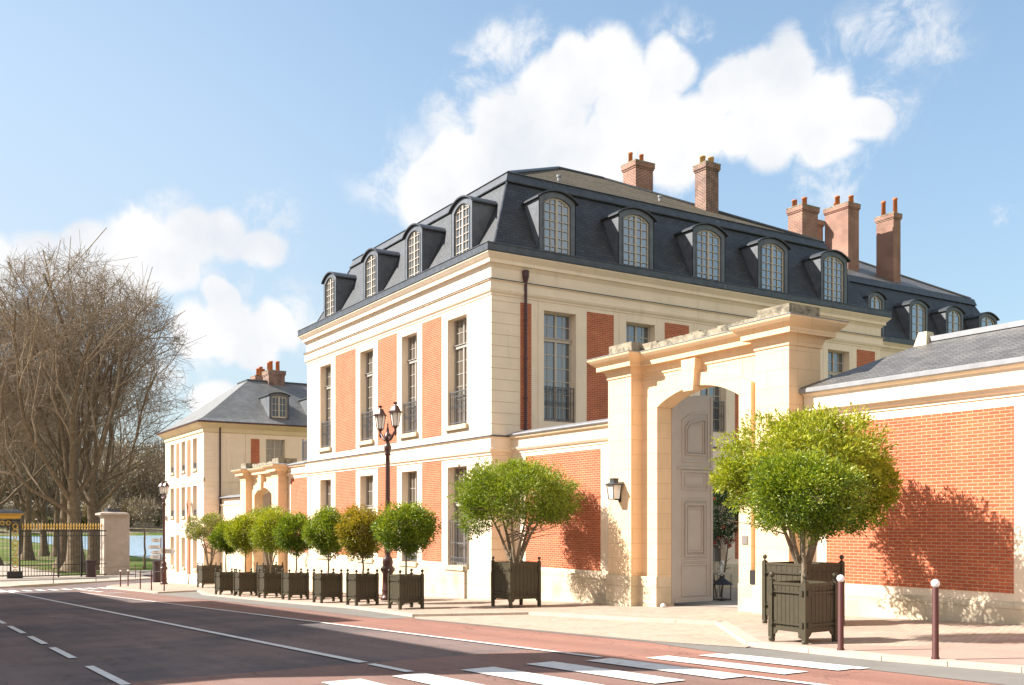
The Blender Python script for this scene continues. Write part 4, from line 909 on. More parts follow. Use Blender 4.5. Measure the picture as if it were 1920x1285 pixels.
# ================================================================ foliage helpers
def leafmesh(name, pts, dirs, L, W, tint, m, parent, rng):
    n = len(pts)
    d = dirs/np.linalg.norm(dirs, axis=1, keepdims=True)
    a = rng.normal(size=(n, 3)); s = np.cross(d, a); s /= np.linalg.norm(s, axis=1, keepdims=True)+1e-9
    nn = np.cross(d, s)
    L = L*rng.uniform(.7, 1.25, (n, 1)); W = W*rng.uniform(.8, 1.2, (n, 1))
    v = np.empty((n, 4, 3)); v[:, 0] = pts; v[:, 1] = pts+d*L*.45+s*W*.5+nn*W*.18; v[:, 2] = pts+d*L-nn*L*.12; v[:, 3] = pts+d*L*.45-s*W*.5+nn*W*.18
    v = v.reshape(-1, 3)-np.array(wloc(parent)); i = np.arange(n)*4
    f = np.stack([i, i+1, i+2, i, i+2, i+3], 1).reshape(-1, 3)
    me = bpy.data.meshes.new(name); me.vertices.add(len(v)); me.vertices.foreach_set('co', v.astype(np.float32).ravel())
    me.loops.add(len(f)*3); me.loops.foreach_set('vertex_index', f.astype(np.int32).ravel())
    me.polygons.add(len(f)); me.polygons.foreach_set('loop_start', np.arange(len(f), dtype=np.int32)*3); me.polygons.foreach_set('loop_total', np.full(len(f), 3, dtype=np.int32))
    at = me.attributes.new('tint', 'FLOAT_COLOR', 'POINT'); c = np.ones((n, 4, 4), dtype=np.float32); c[:, :, :3] = np.clip(tint, 0, 1)[:, None, None]
    at.data.foreach_set('color', c.ravel()); me.update(); me.validate(); me.materials.append(MAT[m])
    o = bpy.data.objects.new(name, me); C.objects.link(o); o.parent = parent; return o

def crown(c, r, nclump, nleaf, L, m, parent, seed, cut=-1.0, flat=1.0, clr=.26, lobes=0.0, name='crown', fill=.5, W=.42):
    """leaf clumps through the volume of an uneven crown"""
    rng = np.random.default_rng(seed); r = np.array(r, float); c = np.array(c, float)
    d = rng.normal(size=(nclump*3, 3)); d /= np.linalg.norm(d, axis=1, keepdims=True); d = d[d[:, 2] > cut][:nclump]
    ph = rng.uniform(0, 6, 6)
    bump = 1+lobes*(np.sin(3*d[:, 0]*2+ph[0])+np.sin(2.7*d[:, 1]*2+ph[1])+np.sin(4*d[:, 2]+ph[2]))/2
    rad = rng.uniform(fill, 1.0, len(d))**.6
    cc = c+d*rad[:, None]*bump[:, None]*r*(1-clr*.55)
    k = max(1, nleaf//len(d)); idx = np.repeat(np.arange(len(d)), k); n = len(idx)
    off = rng.normal(size=(n, 3)); off /= np.linalg.norm(off, axis=1, keepdims=True); off *= rng.uniform(0, 1, (n, 1))**.45
    cs = clr*rng.uniform(.6, 1.3, len(d))
    p = cc[idx]+off*r*cs[idx][:, None]
    dirs = (p-c)/r*.6+off*.9+rng.normal(size=(n, 3))*.55+np.array([0, 0, .25])
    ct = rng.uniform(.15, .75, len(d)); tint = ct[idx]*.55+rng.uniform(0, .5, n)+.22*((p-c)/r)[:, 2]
    return leafmesh(name, p, dirs, L, L*W, tint, m, parent, rng)

def planter(x, y, s, H, parent=None):
    """square slatted orange-tree box; (x, y) is its street-side right corner"""
    x1, y0 = x, y; x0, y1 = x-s, y+s; z = gz(x-s/2); T = z+H; bt = z+H*.20; pw = .085
    loc = (x0+s/2, y0+s/2, z)
    t = thing('tree_box', None, 'planter', loc, 'slatted tree boxes along the pavement')
    mb = MB()
    for a, b, c, d in ((x0, y0, 1, 1), (x1, y0, -1, 1), (x1, y1, -1, -1), (x0, y1, 1, -1)):
        p = MB(); X = sorted((a, a+c*pw)); Y = sorted((b, b+d*pw)); p.box(X[0], X[1], Y[0], Y[1], z+.07, T+.02)
        p.lathe(((X[0]+X[1])/2, (Y[0]+Y[1])/2, z), [(.055, .0), (.06, .05), (.04, .075)], 8)
        p.lathe(((X[0]+X[1])/2, (Y[0]+Y[1])/2, T+.02), [(.04, 0), (.045, .012), (.018, .03), (.016, .045), (.035, .06), (.048, .085), (.046, .11), (.03, .135), (.008, .145)], 10)
        p.build('corner_post', 'caisse', t)
    for side in range(4):
        mb = MB(); n = 7; q = pw*.35
        if side == 0: fr = lambda u, v, w_: (x0+u, y0+q-w_, v)
        elif side == 1: fr = lambda u, v, w_: (x1-q+w_, y0+u, v)
        elif side == 2: fr = lambda u, v, w_: (x0+u, y1-q+w_, v)
        else: fr = lambda u, v, w_: (x0+q-w_, y0+u, v)
        a, b = pw, s-pw
        for k in range(n):
            u0 = a+(b-a)*k/n+.004; u1 = a+(b-a)*(k+1)/n-.004; mb.fb(fr, u0, u1, bt, T-.055, -.02, 0)
        mb.fb(fr, a, b, T-.05, T-.005, -.025, .012)
        # shaped apron below the boards
        A = [(a, bt+.06), (b, bt+.06), (b, bt-.09), (b-.05, bt-.07), (b-.10, bt-.005), (a+.10, bt-.005), (a+.05, bt-.07), (a, bt-.09)]
        mb.prism([fr(u, v, .006) for u, v in A], [fr(u, v, -.018) for u, v in A]); o = mb.build('board_panel', 'caisse', t)
        for v in (bt+(T-bt)*.15, bt+(T-bt)*.80):
            br = MB()
            br.fb(fr, a-.02, b+.02, v-.016, v+.016, .004, .034)
            for u in (a-.005, b+.005): br.fb(fr, u-.035, u+.035, v-.045, v+.045, .018, .055)
            br.build('iron_bar', 'caissedark', o)
    mb = MB(); mb.box(x0+.06, x1-.06, y0+.06, y1-.06, T-.16, T-.10); mb.build('soil', 'soil', t)
    mb = MB(); mb.box(x0+.05, x1-.05, y0+.05, y1-.05, bt-.01, bt+.01); mb.build('base_board', 'caissedark', t)
    return t, (loc[0], loc[1], T-.12)

def stems(base, crown_c, crown_r, parent, n, r0, seed, spread=.5, forkz=.35):
    rnd = random.Random(seed); mb = MB(); bx_, by, bz = base
    for k in range(n):
        a = 2*PI*k/n+rnd.uniform(-.4, .4) if n > 1 else 0
        rr = .0 if n == 1 else .06+.03*rnd.random()
        p0 = Vector((bx_+rr*math.cos(a), by+rr*math.sin(a), bz-.03))
        e = Vector((crown_c[0]+crown_r[0]*spread*math.cos(a), crown_c[1]+crown_r[1]*spread*math.sin(a), crown_c[2]-crown_r[2]*rnd.uniform(.0, .35))) if n > 1 else Vector((crown_c[0], crown_c[1], crown_c[2]))
        mid = p0.lerp(e, .45)+Vector((rnd.uniform(-.05, .05), rnd.uniform(-.05, .05), .10 if n > 1 else 0))
        q1 = p0.lerp(mid, .5)+Vector((rnd.uniform(-.03, .03), rnd.uniform(-.03, .03), 0)); q2 = mid.lerp(e, .5)+Vector((rnd.uniform(-.05, .05), rnd.uniform(-.05, .05), .03))
        rk = r0*rnd.uniform(.75, 1.1) if n > 1 else r0
        mb.tube([p0, q1, mid, q2, e], [rk*1.15, rk, rk*.8, rk*.55, rk*.3], 8)
        for j in range(6 if n > 1 else 9):
            f = rnd.uniform(.35, .95); s_ = (mid.lerp(e, (f-.5)*2) if f > .5 else p0.lerp(mid, f*2))
            if n == 1 and f < .7: s_ = e+Vector((0, 0, -crown_r[2]*.7*rnd.random()))
            dd = Vector((rnd.gauss(0, 1), rnd.gauss(0, 1), rnd.uniform(.1, 1.2))).normalized()
            e2 = s_+Vector((dd.x*crown_r[0], dd.y*crown_r[1], dd.z*crown_r[2]))*rnd.uniform(.45, .8)
            mb.tube([s_, s_.lerp(e2, .5)+Vector((rnd.uniform(-.05, .05), rnd.uniform(-.05, .05), .03)), e2], [rk*.42, rk*.26, rk*.1], 5)
    return mb.build('trunk', 'stembark', parent, True, fix=False)

def lollipop(tb, base, cz, rx, rz, m, seed, label, nleaf, L=.065, trunk=1, tr=.03, gr='clipped round trees in the boxes', dxy=(0, 0), nclump=None, **k):
    t = thing('box_tree', label, 'tree', (base[0], base[1], base[2]), gr)
    c = (base[0]+dxy[0], base[1]+dxy[1], cz)
    stems(base, c, (rx, rx, rz), t, trunk, tr, seed)
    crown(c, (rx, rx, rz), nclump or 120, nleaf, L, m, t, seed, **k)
    return t

PL = [  # corner x, y, side, height, label of the box
 (-11.16, 12.61, .81, 1.01, 'olive brown slatted tree box, nearest of all, right by the red bollard'),
 (-13.67, 15.45, 1.17, 1.28, 'large olive brown tree box behind the nearest one, right of the gateway'),
 (-24.62, 15.32, 1.09, 1.35, 'large dark slatted tree box standing alone left of the large gateway'),
 (-26.69, 12.74, .82, 1.03, 'tree box in front of the double street lamp, nearest of the small row'),
 (-30.10, 12.80, .82, 1.03, 'second tree box of the small row, under the amber tinted tree'),
 (-33.05, 12.74, .82, 1.03, 'third tree box of the small row counted from the street lamp'),
 (-36.70, 12.85, .82, 1.03, 'fourth tree box of the small row counted from the street lamp'),
 (-39.50, 12.80, .82, 1.03, 'fifth tree box of the small row counted from the street lamp'),
 (-42.60, 12.70, .82, 1.03, 'sixth tree box of the small row counted from the street lamp'),
 (-45.30, 12.62, .82, 1.03, 'seventh and farthest tree box of the small row by the kerb'),
 (-49.6, 16.0, 1.10, 1.28, 'large tree box against the wall behind the small row, mostly hidden'),
 (-58.6, 15.3, 1.15, 1.30, 'large tree box farthest away, in front of the distant house corner'),
]
B = []
for x, y, s, H, lab in PL:
    t, b = planter(x, y, s, H); t['label'] = lab; B.append(b)
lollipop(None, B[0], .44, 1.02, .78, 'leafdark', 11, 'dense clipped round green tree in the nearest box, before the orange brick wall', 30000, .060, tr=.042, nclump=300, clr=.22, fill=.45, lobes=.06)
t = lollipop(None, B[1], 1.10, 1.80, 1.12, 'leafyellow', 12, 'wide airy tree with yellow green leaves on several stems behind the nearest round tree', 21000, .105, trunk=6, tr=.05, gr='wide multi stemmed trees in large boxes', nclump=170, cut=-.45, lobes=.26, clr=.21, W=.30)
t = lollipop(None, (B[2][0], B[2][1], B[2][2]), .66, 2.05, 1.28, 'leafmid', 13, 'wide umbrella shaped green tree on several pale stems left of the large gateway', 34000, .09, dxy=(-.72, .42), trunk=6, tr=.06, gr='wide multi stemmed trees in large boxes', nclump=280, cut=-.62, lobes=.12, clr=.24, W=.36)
def lobe(t, b, du, dz, r, n, L, m, seed, **k):
    crown((b[0]+RT[0]*du, b[1]+RT[1]*du, dz), r, 40, n, L, m, t, seed, name='crown_lobe', **k)
BC = (B[2][0]-.72, B[2][1]+.42)
T2, T3 = bpy.data.objects['box_tree.001'], bpy.data.objects['box_tree.002']
lobe(T2, B[1], 1.25, .55, (.62, .62, .72), 2600, .105, 'leafyellow', 201, W=.3); lobe(T2, B[1], -1.35, .80, (.55, .55, .62), 2400, .105, 'leafyellow', 202, W=.3); lobe(T2, B[1], .2, 1.75, (.9, .9, .62), 2800, .105, 'leafyellow', 203, W=.3)
lobe(T2, B[1], 1.62, .72, (.42, .42, .5), 1500, .105, 'leafyellow', 207, W=.3); lobe(T2, B[1], 1.1, .12, (.38, .38, .42), 1100, .105, 'leafmid', 208, W=.3)
lobe(T3, BC, -1.3, .10, (.58, .58, .68), 2400, .085, 'leafmid', 204, W=.36); lobe(T3, BC, 1.25, .38, (.62, .62, .55), 2400, .085, 'leafmid', 205, W=.36); lobe(T3, BC, .1, 1.35, (1.0, 1.0, .6), 3200, .085, 'leafmid', 206, W=.36)
# a few longer loose shoots
def shoots(tree, c, r, n, L, m, seed, lo=-.3, nl=26):
    rng = np.random.default_rng(seed); P = []; D = []
    for k in range(n):
        a = rng.uniform(0, 2*PI); el = rng.uniform(lo, 1.2); d = np.array([math.cos(a)*math.cos(el), math.sin(a)*math.cos(el), math.sin(el)])
        s = np.array(c)+d*np.array(r)*.85; ln = rng.uniform(.2, .5)
        for j in range(nl):
            f = j/nl; P.append(s+d*ln*f+np.array([0, 0, -.25*f*f*ln])+rng.normal(size=3)*.02); D.append(d+rng.normal(size=3)*.7)
    leafmesh('shoots', np.array(P), np.array(D), L, L*.3, rng.uniform(.3, 1, len(P)), m, tree, rng)
shoots(bpy.data.objects['box_tree.001'], (B[1][0], B[1][1], 1.10), (1.80, 1.80, 1.12), 60, .11, 'leafyellow', 5)
shoots(bpy.data.objects['box_tree.002'], (BC[0], BC[1], .83), (2.0, 2.0, 1.15), 60, .085, 'leafmid', 6)
shoots(bpy.data.objects['box_tree'], (B[0][0], B[0][1], .44), (.98, .98, .76), 110, .065, 'leafdark', 7, nl=12)
SM = [(3, -.19, .90, .84, 'leafdark', 'round dark green tree in front of the double street lamp'), (4, -.30, .78, .84, 'leafamber', 'round tree with amber tinted leaves, second of the small row'),
      (5, -.36, .78, .88, 'leafmid', 'round mid green tree, third of the small row'), (6, -.42, .78, .84, 'leafdark', 'round dark green tree, fourth of the small row'),
      (7, -.38, .84, .92, 'leafyellow', 'round yellow green tree, fifth of the small row'), (8, -.46, .80, .92, 'leafyellow', 'round bright yellow tree, sixth of the small row'),
      (9, -.70, .66, .74, 'leafdark', 'smallest round green tree at the far end of the small row')]
for i, cz, rx, rz, m, lab in SM:
    t = lollipop(None, B[i], cz, rx*1.08, rz*1.04, m, 30+i, lab, 15000, .085, tr=.032, nclump=170, clr=.27, lobes=.13)
    shoots(t, (B[i][0], B[i][1], cz), (rx, rx, rz), 24, .07, m, 50+i, nl=10)
lollipop(None, B[10], -.05, 1.35, .95, 'leafmid', 61, 'wide green tree on several stems against the wall behind the small row', 9000, .09, trunk=5, tr=.05, gr='wide multi stemmed trees in large boxes', cut=-.5, nclump=110)
t = lollipop(None, B[11], -.45, 1.30, 1.05, 'leafpale', 62, 'loose pale leaved tree farthest away before the distant house', 9000, .10, trunk=5, tr=.05, gr='wide multi stemmed trees in large boxes', cut=-.55, nclump=110, lobes=.2)
# terrace shrub
t = thing('terrace_hedge', 'green shrub growing behind the grey terrace railing', 'shrub', (-51, 21.2, 3.55)); crown((-50.6, 21.3, 4.6), (1.6, .7, 1.05), 60, 3500, .12, 'leafmid', t, 71, name='foliage'); crown((-53.2, 21.3, 4.3), (1.4, .5, .7), 40, 2000, .12, 'leafmid', t, 72, name='foliage')

# ================================================================ street lamps
def street_lamp(x, y, label):
    z = gz(x); t = thing('street_lamp', label, 'street lamp', (x, y, z), 'double lantern street lamps')
    mb = MB()
    prof = [(.26, 0), (.26, .10), (.22, .14), (.20, .30), (.22, .34), (.20, .40), (.185, .95), (.20, 1.0), (.25, 1.06), (.27, 1.12), (.25, 1.17), (.17, 1.26), (.20, 1.38), (.17, 1.52), (.10, 1.62), (.115, 1.78), (.13, 1.86), (.10, 1.92), (.095, 2.0), (.082, 5.0), (.075, 5.28), (.12, 5.32), (.09, 5.38), (.13, 5.5), (.135, 5.62), (.10, 5.68), (.07, 5.78), (.11, 5.86), (.14, 5.95), (.10, 6.05), (.05, 6.12), (.055, 6.2), (.02, 6.38), (.035, 6.42), (.005, 6.52)]
    mb.lathe((x, y, z), prof, 14); mb.build('post', 'lampbrown', t, True)
    for s in (-1, 1):
        a = MB(); H = z
        pts = [(x+s*.08, y, H+5.88), (x+s*.24, y, H+5.86), (x+s*.42, y, H+5.96), (x+s*.55, y, H+6.10), (x+s*.65, y, H+6.16)]
        a.tube(pts, [.055, .05, .045, .04, .03], 7)
        a.tube([(x+s*(.20+.09*math.cos(q)), y, H+6.0+.09*math.sin(q)) for q in [PI*1.5-s*k*.7*s for k in range(9)]], [.03]*5+[.022]*4, 5)
        a.lathe((x+s*.65, y, H+5.95), [(.01, 0), (.03, .05), (.06, .11), (.035, .17), (.05, .2), (.03, .28), (.05, .3), (.02, .36)], 8)
        a.build('arm', 'lampbrown', t, True)
        cx = x+s*.65; zb = H+6.31; Hh = .50; rb, rt = .125, .20
        f = MB(); n = 6
        bp = [(cx+rb*math.cos(2*PI*k/n), y+rb*math.sin(2*PI*k/n), zb) for k in range(n)]; tp = [(cx+rt*math.cos(2*PI*k/n), y+rt*math.sin(2*PI*k/n), zb+Hh) for k in range(n)]
        for k in range(n):
            f.tube([bp[k], tp[k]], .012, 4); f.tube([bp[k], bp[(k+1) % n]], .012, 4); f.tube([tp[k], tp[(k+1) % n]], .014, 4); f.tube([(cx, y, zb-.12), bp[k]], .010, 4)
        f.lathe((cx, y, zb-.16), [(.02, 0), (.045, .03), (.02, .07)], 8)
        lo = f.build('lantern', 'iron', t)
        g = MB(); g.prism([(cx+(a_-cx)*.93, y+(b_-y)*.93, c_+.01) for a_, b_, c_ in bp], [(cx+(a_-cx)*.93, y+(b_-y)*.93, c_) for a_, b_, c_ in tp]); g.build('lantern_glass', 'lampglass', lo)
        r = MB(); r.lathe((cx, y, zb+Hh), [(.285, -.02), (.285, 0), (.22, .05), (.13, .21), (.125, .23), (.06, .24), (.04, .28), (.075, .31), (.085, .35), (.03, .37)], 6); r.build('lantern_roof', 'lampbrown', lo)
    return t
street_lamp(-33.14, 15.35, 'tall brown street lamp with two lanterns in front of the mansion')
street_lamp(-71.3, 16.0, 'distant brown street lamp with two lanterns by the far house')

# ================================================================ bollards
def bollard(x, y, h, label, r=.045, ball=True, col='bollardred'):
    z = gz(x); t = thing('bollard', label, 'bollard', (x, y, z), 'bollards along the kerb')
    mb = MB(); mb.lathe((x, y, z), [(r*1.25, -.05), (r*1.25, .03), (r, .05), (r*.92, h-.13), (r*.8, h-.12)], 14); mb.build('post', col, t, True)
    if ball:
        mb = MB(); mb.lathe((x, y, z+h-.13), [(.03, 0)]+[(.058*math.sin(a), .060-.058*math.cos(a)) for a in [.35+k*(PI-.4)/9 for k in range(10)]], 16); mb.build('ball_top', 'white', t, True)
    return t
bollard(-10.11, 12.20, 1.17, 'dark red bollard with white ball top, just right of the nearest tree box')
bollard(-8.45, 12.13, 1.12, 'dark red bollard with white ball top, rightmost, on the bare pavement')
bollard(-69.2, 12.75, 1.1, 'distant dark bollard with white top, left one of the pair at the pavement corner')
bollard(-69.6, 13.3, 1.1, 'distant dark bollard with white top, right one of the pair at the pavement corner')
gr = thing('guard_rail', 'thin dark guard rail on three posts at the far pavement corner', 'guard rail', (-59, 12.1, gz(-59)))
ps = [(-60.54, 12.25), (-57.42, 12.21), (-55.3, 12.42)]
for x, y in ps:
    mb = MB(); mb.lathe((x, y, gz(x)), [(.035, -.03), (.03, 1.1), (.02, 1.13)], 8); mb.build('post', 'bollardred', gr, True)
mb = MB(); mb.tube([(x, y, gz(x)+1.04) for x, y in ps], .016, 6); mb.build('rail', 'iron', gr, True)
for k, (x, y) in enumerate(((-81.96, 10.3), (-83.9, 13.63), (-86.4, 17.1))):
    bollard(x, y, 1.3, ['thin dark post left of the litter bin on the park side', 'thin dark post beside the litter bin on the park side', 'thin dark post right of the stone pillar on the park side'][k], .03, False)

# direction signs near the far lamp
sg = thing('direction_signs', 'post with stacked pale direction arrows beside the distant street lamp', 'signpost', (-72.0, 15.95, gz(-72.0)))
mb = MB(); mb.lathe((-72.0, 15.95, gz(-72.0)), [(.04, 0), (.04, 3.3), (.01, 3.32)], 8); mb.build('post', 'signdark', sg, True)
def arrow(z, L, s, hgt=.28, yy=0):
    mb = MB(); q = [(0, -hgt/2), (L, -hgt/2), (L+.2, 0), (L, hgt/2), (0, hgt/2)]
    # panels run across the view, perpendicular to the street diagonal
    mb.prism([(-72.0+s*u*.62, 15.95+s*u*.78-.06, z+v) for u, v in q], [(-72.0+s*u*.62+.03, 15.95+s*u*.78-.09, z+v) for u, v in q]); o = mb.build('arrow_panel', 'sign', sg)
    b_ = MB()
    for k in (-1, 1): b_.hexa([(-72.0+s*u*.62+d_*.04, 15.95+s*u*.78-.06-d_*.04, z+v) for v in (k*.06-.02, k*.06+.02) for u, d_ in ((.12, 1), (L-.1, 1), (L-.1, 1.06), (.12, 1.06))]); 
    b_.build('lettering', 'signdark', o)
arrow(-1.25, .5, -1); arrow(-1.72, .75, -1); arrow(-2.1, .5, -1); arrow(-2.42, .6, -1); arrow(-2.0, 1.0, 1, .38)
mb = MB()
bn = thing('litter_bin', 'dark cylindrical litter bin behind the direction signs', 'bin', (-78.6, 17.6, gz(-78.6))); mb.lathe((-79.2, 17.3, gz(-79.2)), [(.30, 0), (.36, .15), (.36, 1.5), (.40, 1.52), (.40, 1.66), (.2, 1.7)], 14); mb.build('bin_body', 'treebin', bn)
bn = thing('litter_bin', 'square dark brown litter bin in front of the park railing by the stone pillar', 'bin', (-90.2, 14.2, -4.62)); mb = MB(); mb.box(-90.6, -89.8, 13.9, 14.6, -4.62, -3.3); mb.box(-90.65, -89.75, 13.85, 14.65, -3.3, -3.2); mb.build('bin_body', 'treebin', bn)

# ================================================================ park gate, railing, pillar
PX = -91.5; zb = -4.62
pil = thing('stone_pillar', 'tall weathered stone pillar at the end of the gold tipped park railing', 'pillar', (PX-2, 17, zb))
py0, py1, px0, px1 = 15.72, 17.72, -94.2, -92.4
mb = MB(); mb.box(px0, px1, py0, py1, zb+.75, .55); mb.box(px0+.1, px1-.25, py0+.1, py1-.9, .5, .8); mb.build('shaft', 'pillarstone', pil)
mb = MB(); mb.ring(px0, px1, py0, py1, [(-.01, .80), (.02, .78), (.06, .72), (.06, zb-.1)][::-1]); mb.ring(px0, px1, py0, py1, [(0, zb+.7), (.12, zb+.72), (.12, zb+.78), (0, zb+.82)]); mb.box(px0-.07, px1+.07, py0-.07, py1+.07, zb-.2, zb+.72); mb.build('base', 'pillarstone', pil)
mb = MB(); mb.ring(px0, px1, py0, py1-.5, [(0, .2), (.04, .25), (.04, .32), (.12, .45), (.26, .60), (.42, .66), (.42, .82), (-.1, .95)]); mb.box(px0, px1, py0, py1-.5, .6, .93); mb.build('cornice', 'pillarstone', pil)
mb = MB(); mb.box(px0+.1, px1-.1, py0+.25, py1-.8, .93, 1.22); mb.build('cap', 'zincdark', pil)
rail = thing('park_railing', 'tall iron park railing with gold spear tips between gate frame and pillar', 'fence', (PX, 13, zb))
mb = MB(); y = 9.15
tips = MB()
while y < 15.5:
    mb.box(PX-.02, PX+.02, y-.02, y+.02, zb+.1, -.42); tips.lathe((PX, y, -.62), [(.025, 0), (.06, .08), (.035, .14), (.06, .26), (.07, .38), (.035, .5), (.005, .58)], 6); y += .22
mb.build('bars', 'iron', rail); tips.build('spear_tips', 'gold', rail)
mb = MB()
for z_, h_ in ((-.68, .09), (-1.12, .05), (-3.55, .05), (-4.45, .08)): mb.box(PX-.03, PX+.03, 9.0, 15.7, z_-h_, z_+h_*.2)
for y in (11.9, 13.7): mb.box(PX-.07, PX+.07, y-.06, y+.06, zb, -.6); 
mb.build('rails', 'iron', rail)
pg = thing('park_gate', 'dark park gate in a gold ornamented frame at the left edge', 'gate', (PX, 5, zb))
mb = MB(); mb.box(PX-.12, PX+.12, 8.2, 8.32, zb, .2); mb.box(PX-.12, PX+.12, 8.88, 9.0, zb, .35); mb.box(PX-.12, PX+.12, -2, 8.9, .12, .22); mb.box(PX-.12, PX+.12, -2, 8.2, -.32, -.26); mb.box(PX-.35, PX+.3, 8.0, 9.15, zb-.05, zb+.55); mb.build('gate_frame', 'iron', pg)
mb = MB(); mb.ring(PX-.15, PX+.15, -3, 8.9, [(.0, .30), (.05, .34), (.1, .55), (.32, .68), (.35, .74)]); mb.build('gold_cornice', 'gold', pg)
mb = MB(); mb.ring(PX-.15, PX+.15, -3, 8.9, [(.35, .742), (.36, .80), (.1, 1.0), (-.14, 1.06)]); mb.box(PX-.2, PX+.2, -3, 8.95, .85, 1.0); mb.build('top_rail', 'zincdark', pg)
mb = MB()
def ringo(cy, cz, r): mb.tube([(PX+.1, cy+r*math.cos(a), cz+r*math.sin(a)) for a in [2*PI*k/10 for k in range(11)]], .045, 4)
z_ = -4.0
k = 0
while z_ < .0:
    r = .2 if k % 3 else .12; ringo(8.6, z_, r); z_ += .46; k += 1
y = 8.1
while y > 1: ringo(y, -.03, .16); y -= .5
mb.build('gold_scrolls', 'gold', pg)
mb = MB(); y = 2
while y < 8.15: mb.box(PX-.015, PX+.015, y-.018, y+.018, zb+.1, -.3); y += .30
for z_ in (-3.5, -4.4): mb.box(PX-.02, PX+.02, 2, 8.2, z_-.05, z_+.05)
mb.build('gate_bars', 'iron', pg)

# ================================================================ bare plane trees
def segmesh(name, S, sides, m, parent, smooth=False):
    """S: (n,8) p0 r0 p1 r1"""
    if not S: return None
    S = np.array(S, float); p0, r0, p1, r1 = S[:, 0:3], S[:, 3], S[:, 4:7], S[:, 7]
    d = p1-p0; d /= np.linalg.norm(d, axis=1, keepdims=True)+1e-9
    ref = np.where(np.abs(d[:, 2:3]) < .9, np.array([[0, 0, 1.]]), np.array([[1., 0, 0]])); a = np.cross(d, ref); a /= np.linalg.norm(a, axis=1, keepdims=True); b = np.cross(d, a)
    n = len(S); V = np.empty((n, 2, sides, 3))
    for k in range(sides):
        c_, s_ = math.cos(2*PI*k/sides), math.sin(2*PI*k/sides); o = a*c_+b*s_
        V[:, 0, k] = p0+o*r0[:, None]; V[:, 1, k] = p1+o*r1[:, None]
    V = V.reshape(-1, 3)-np.array(wloc(parent)); base = (np.arange(n)*2*sides)[:, None]; F = []
    for k in range(sides):
        l = (k+1) % sides; F.append(np.concatenate([base+k, base+l, base+sides+l, base+sides+k], 1))
    F = np.stack(F, 1).reshape(-1, 4)
    me = bpy.data.meshes.new(name); me.vertices.add(len(V)); me.vertices.foreach_set('co', V.astype(np.float32).ravel())
    me.loops.add(len(F)*4); me.loops.foreach_set('vertex_index', F.astype(np.int32).ravel())
    me.polygons.add(len(F)); me.polygons.foreach_set('loop_start', np.arange(len(F), dtype=np.int32)*4); me.polygons.foreach_set('loop_total', np.full(len(F), 4, dtype=np.int32))
    if smooth: me.polygons.foreach_set('use_smooth', [True]*len(F))
    me.update(); me.validate(); me.materials.append(MAT[m]); o = bpy.data.objects.new(name, me); C.objects.link(o); o.parent = parent; return o

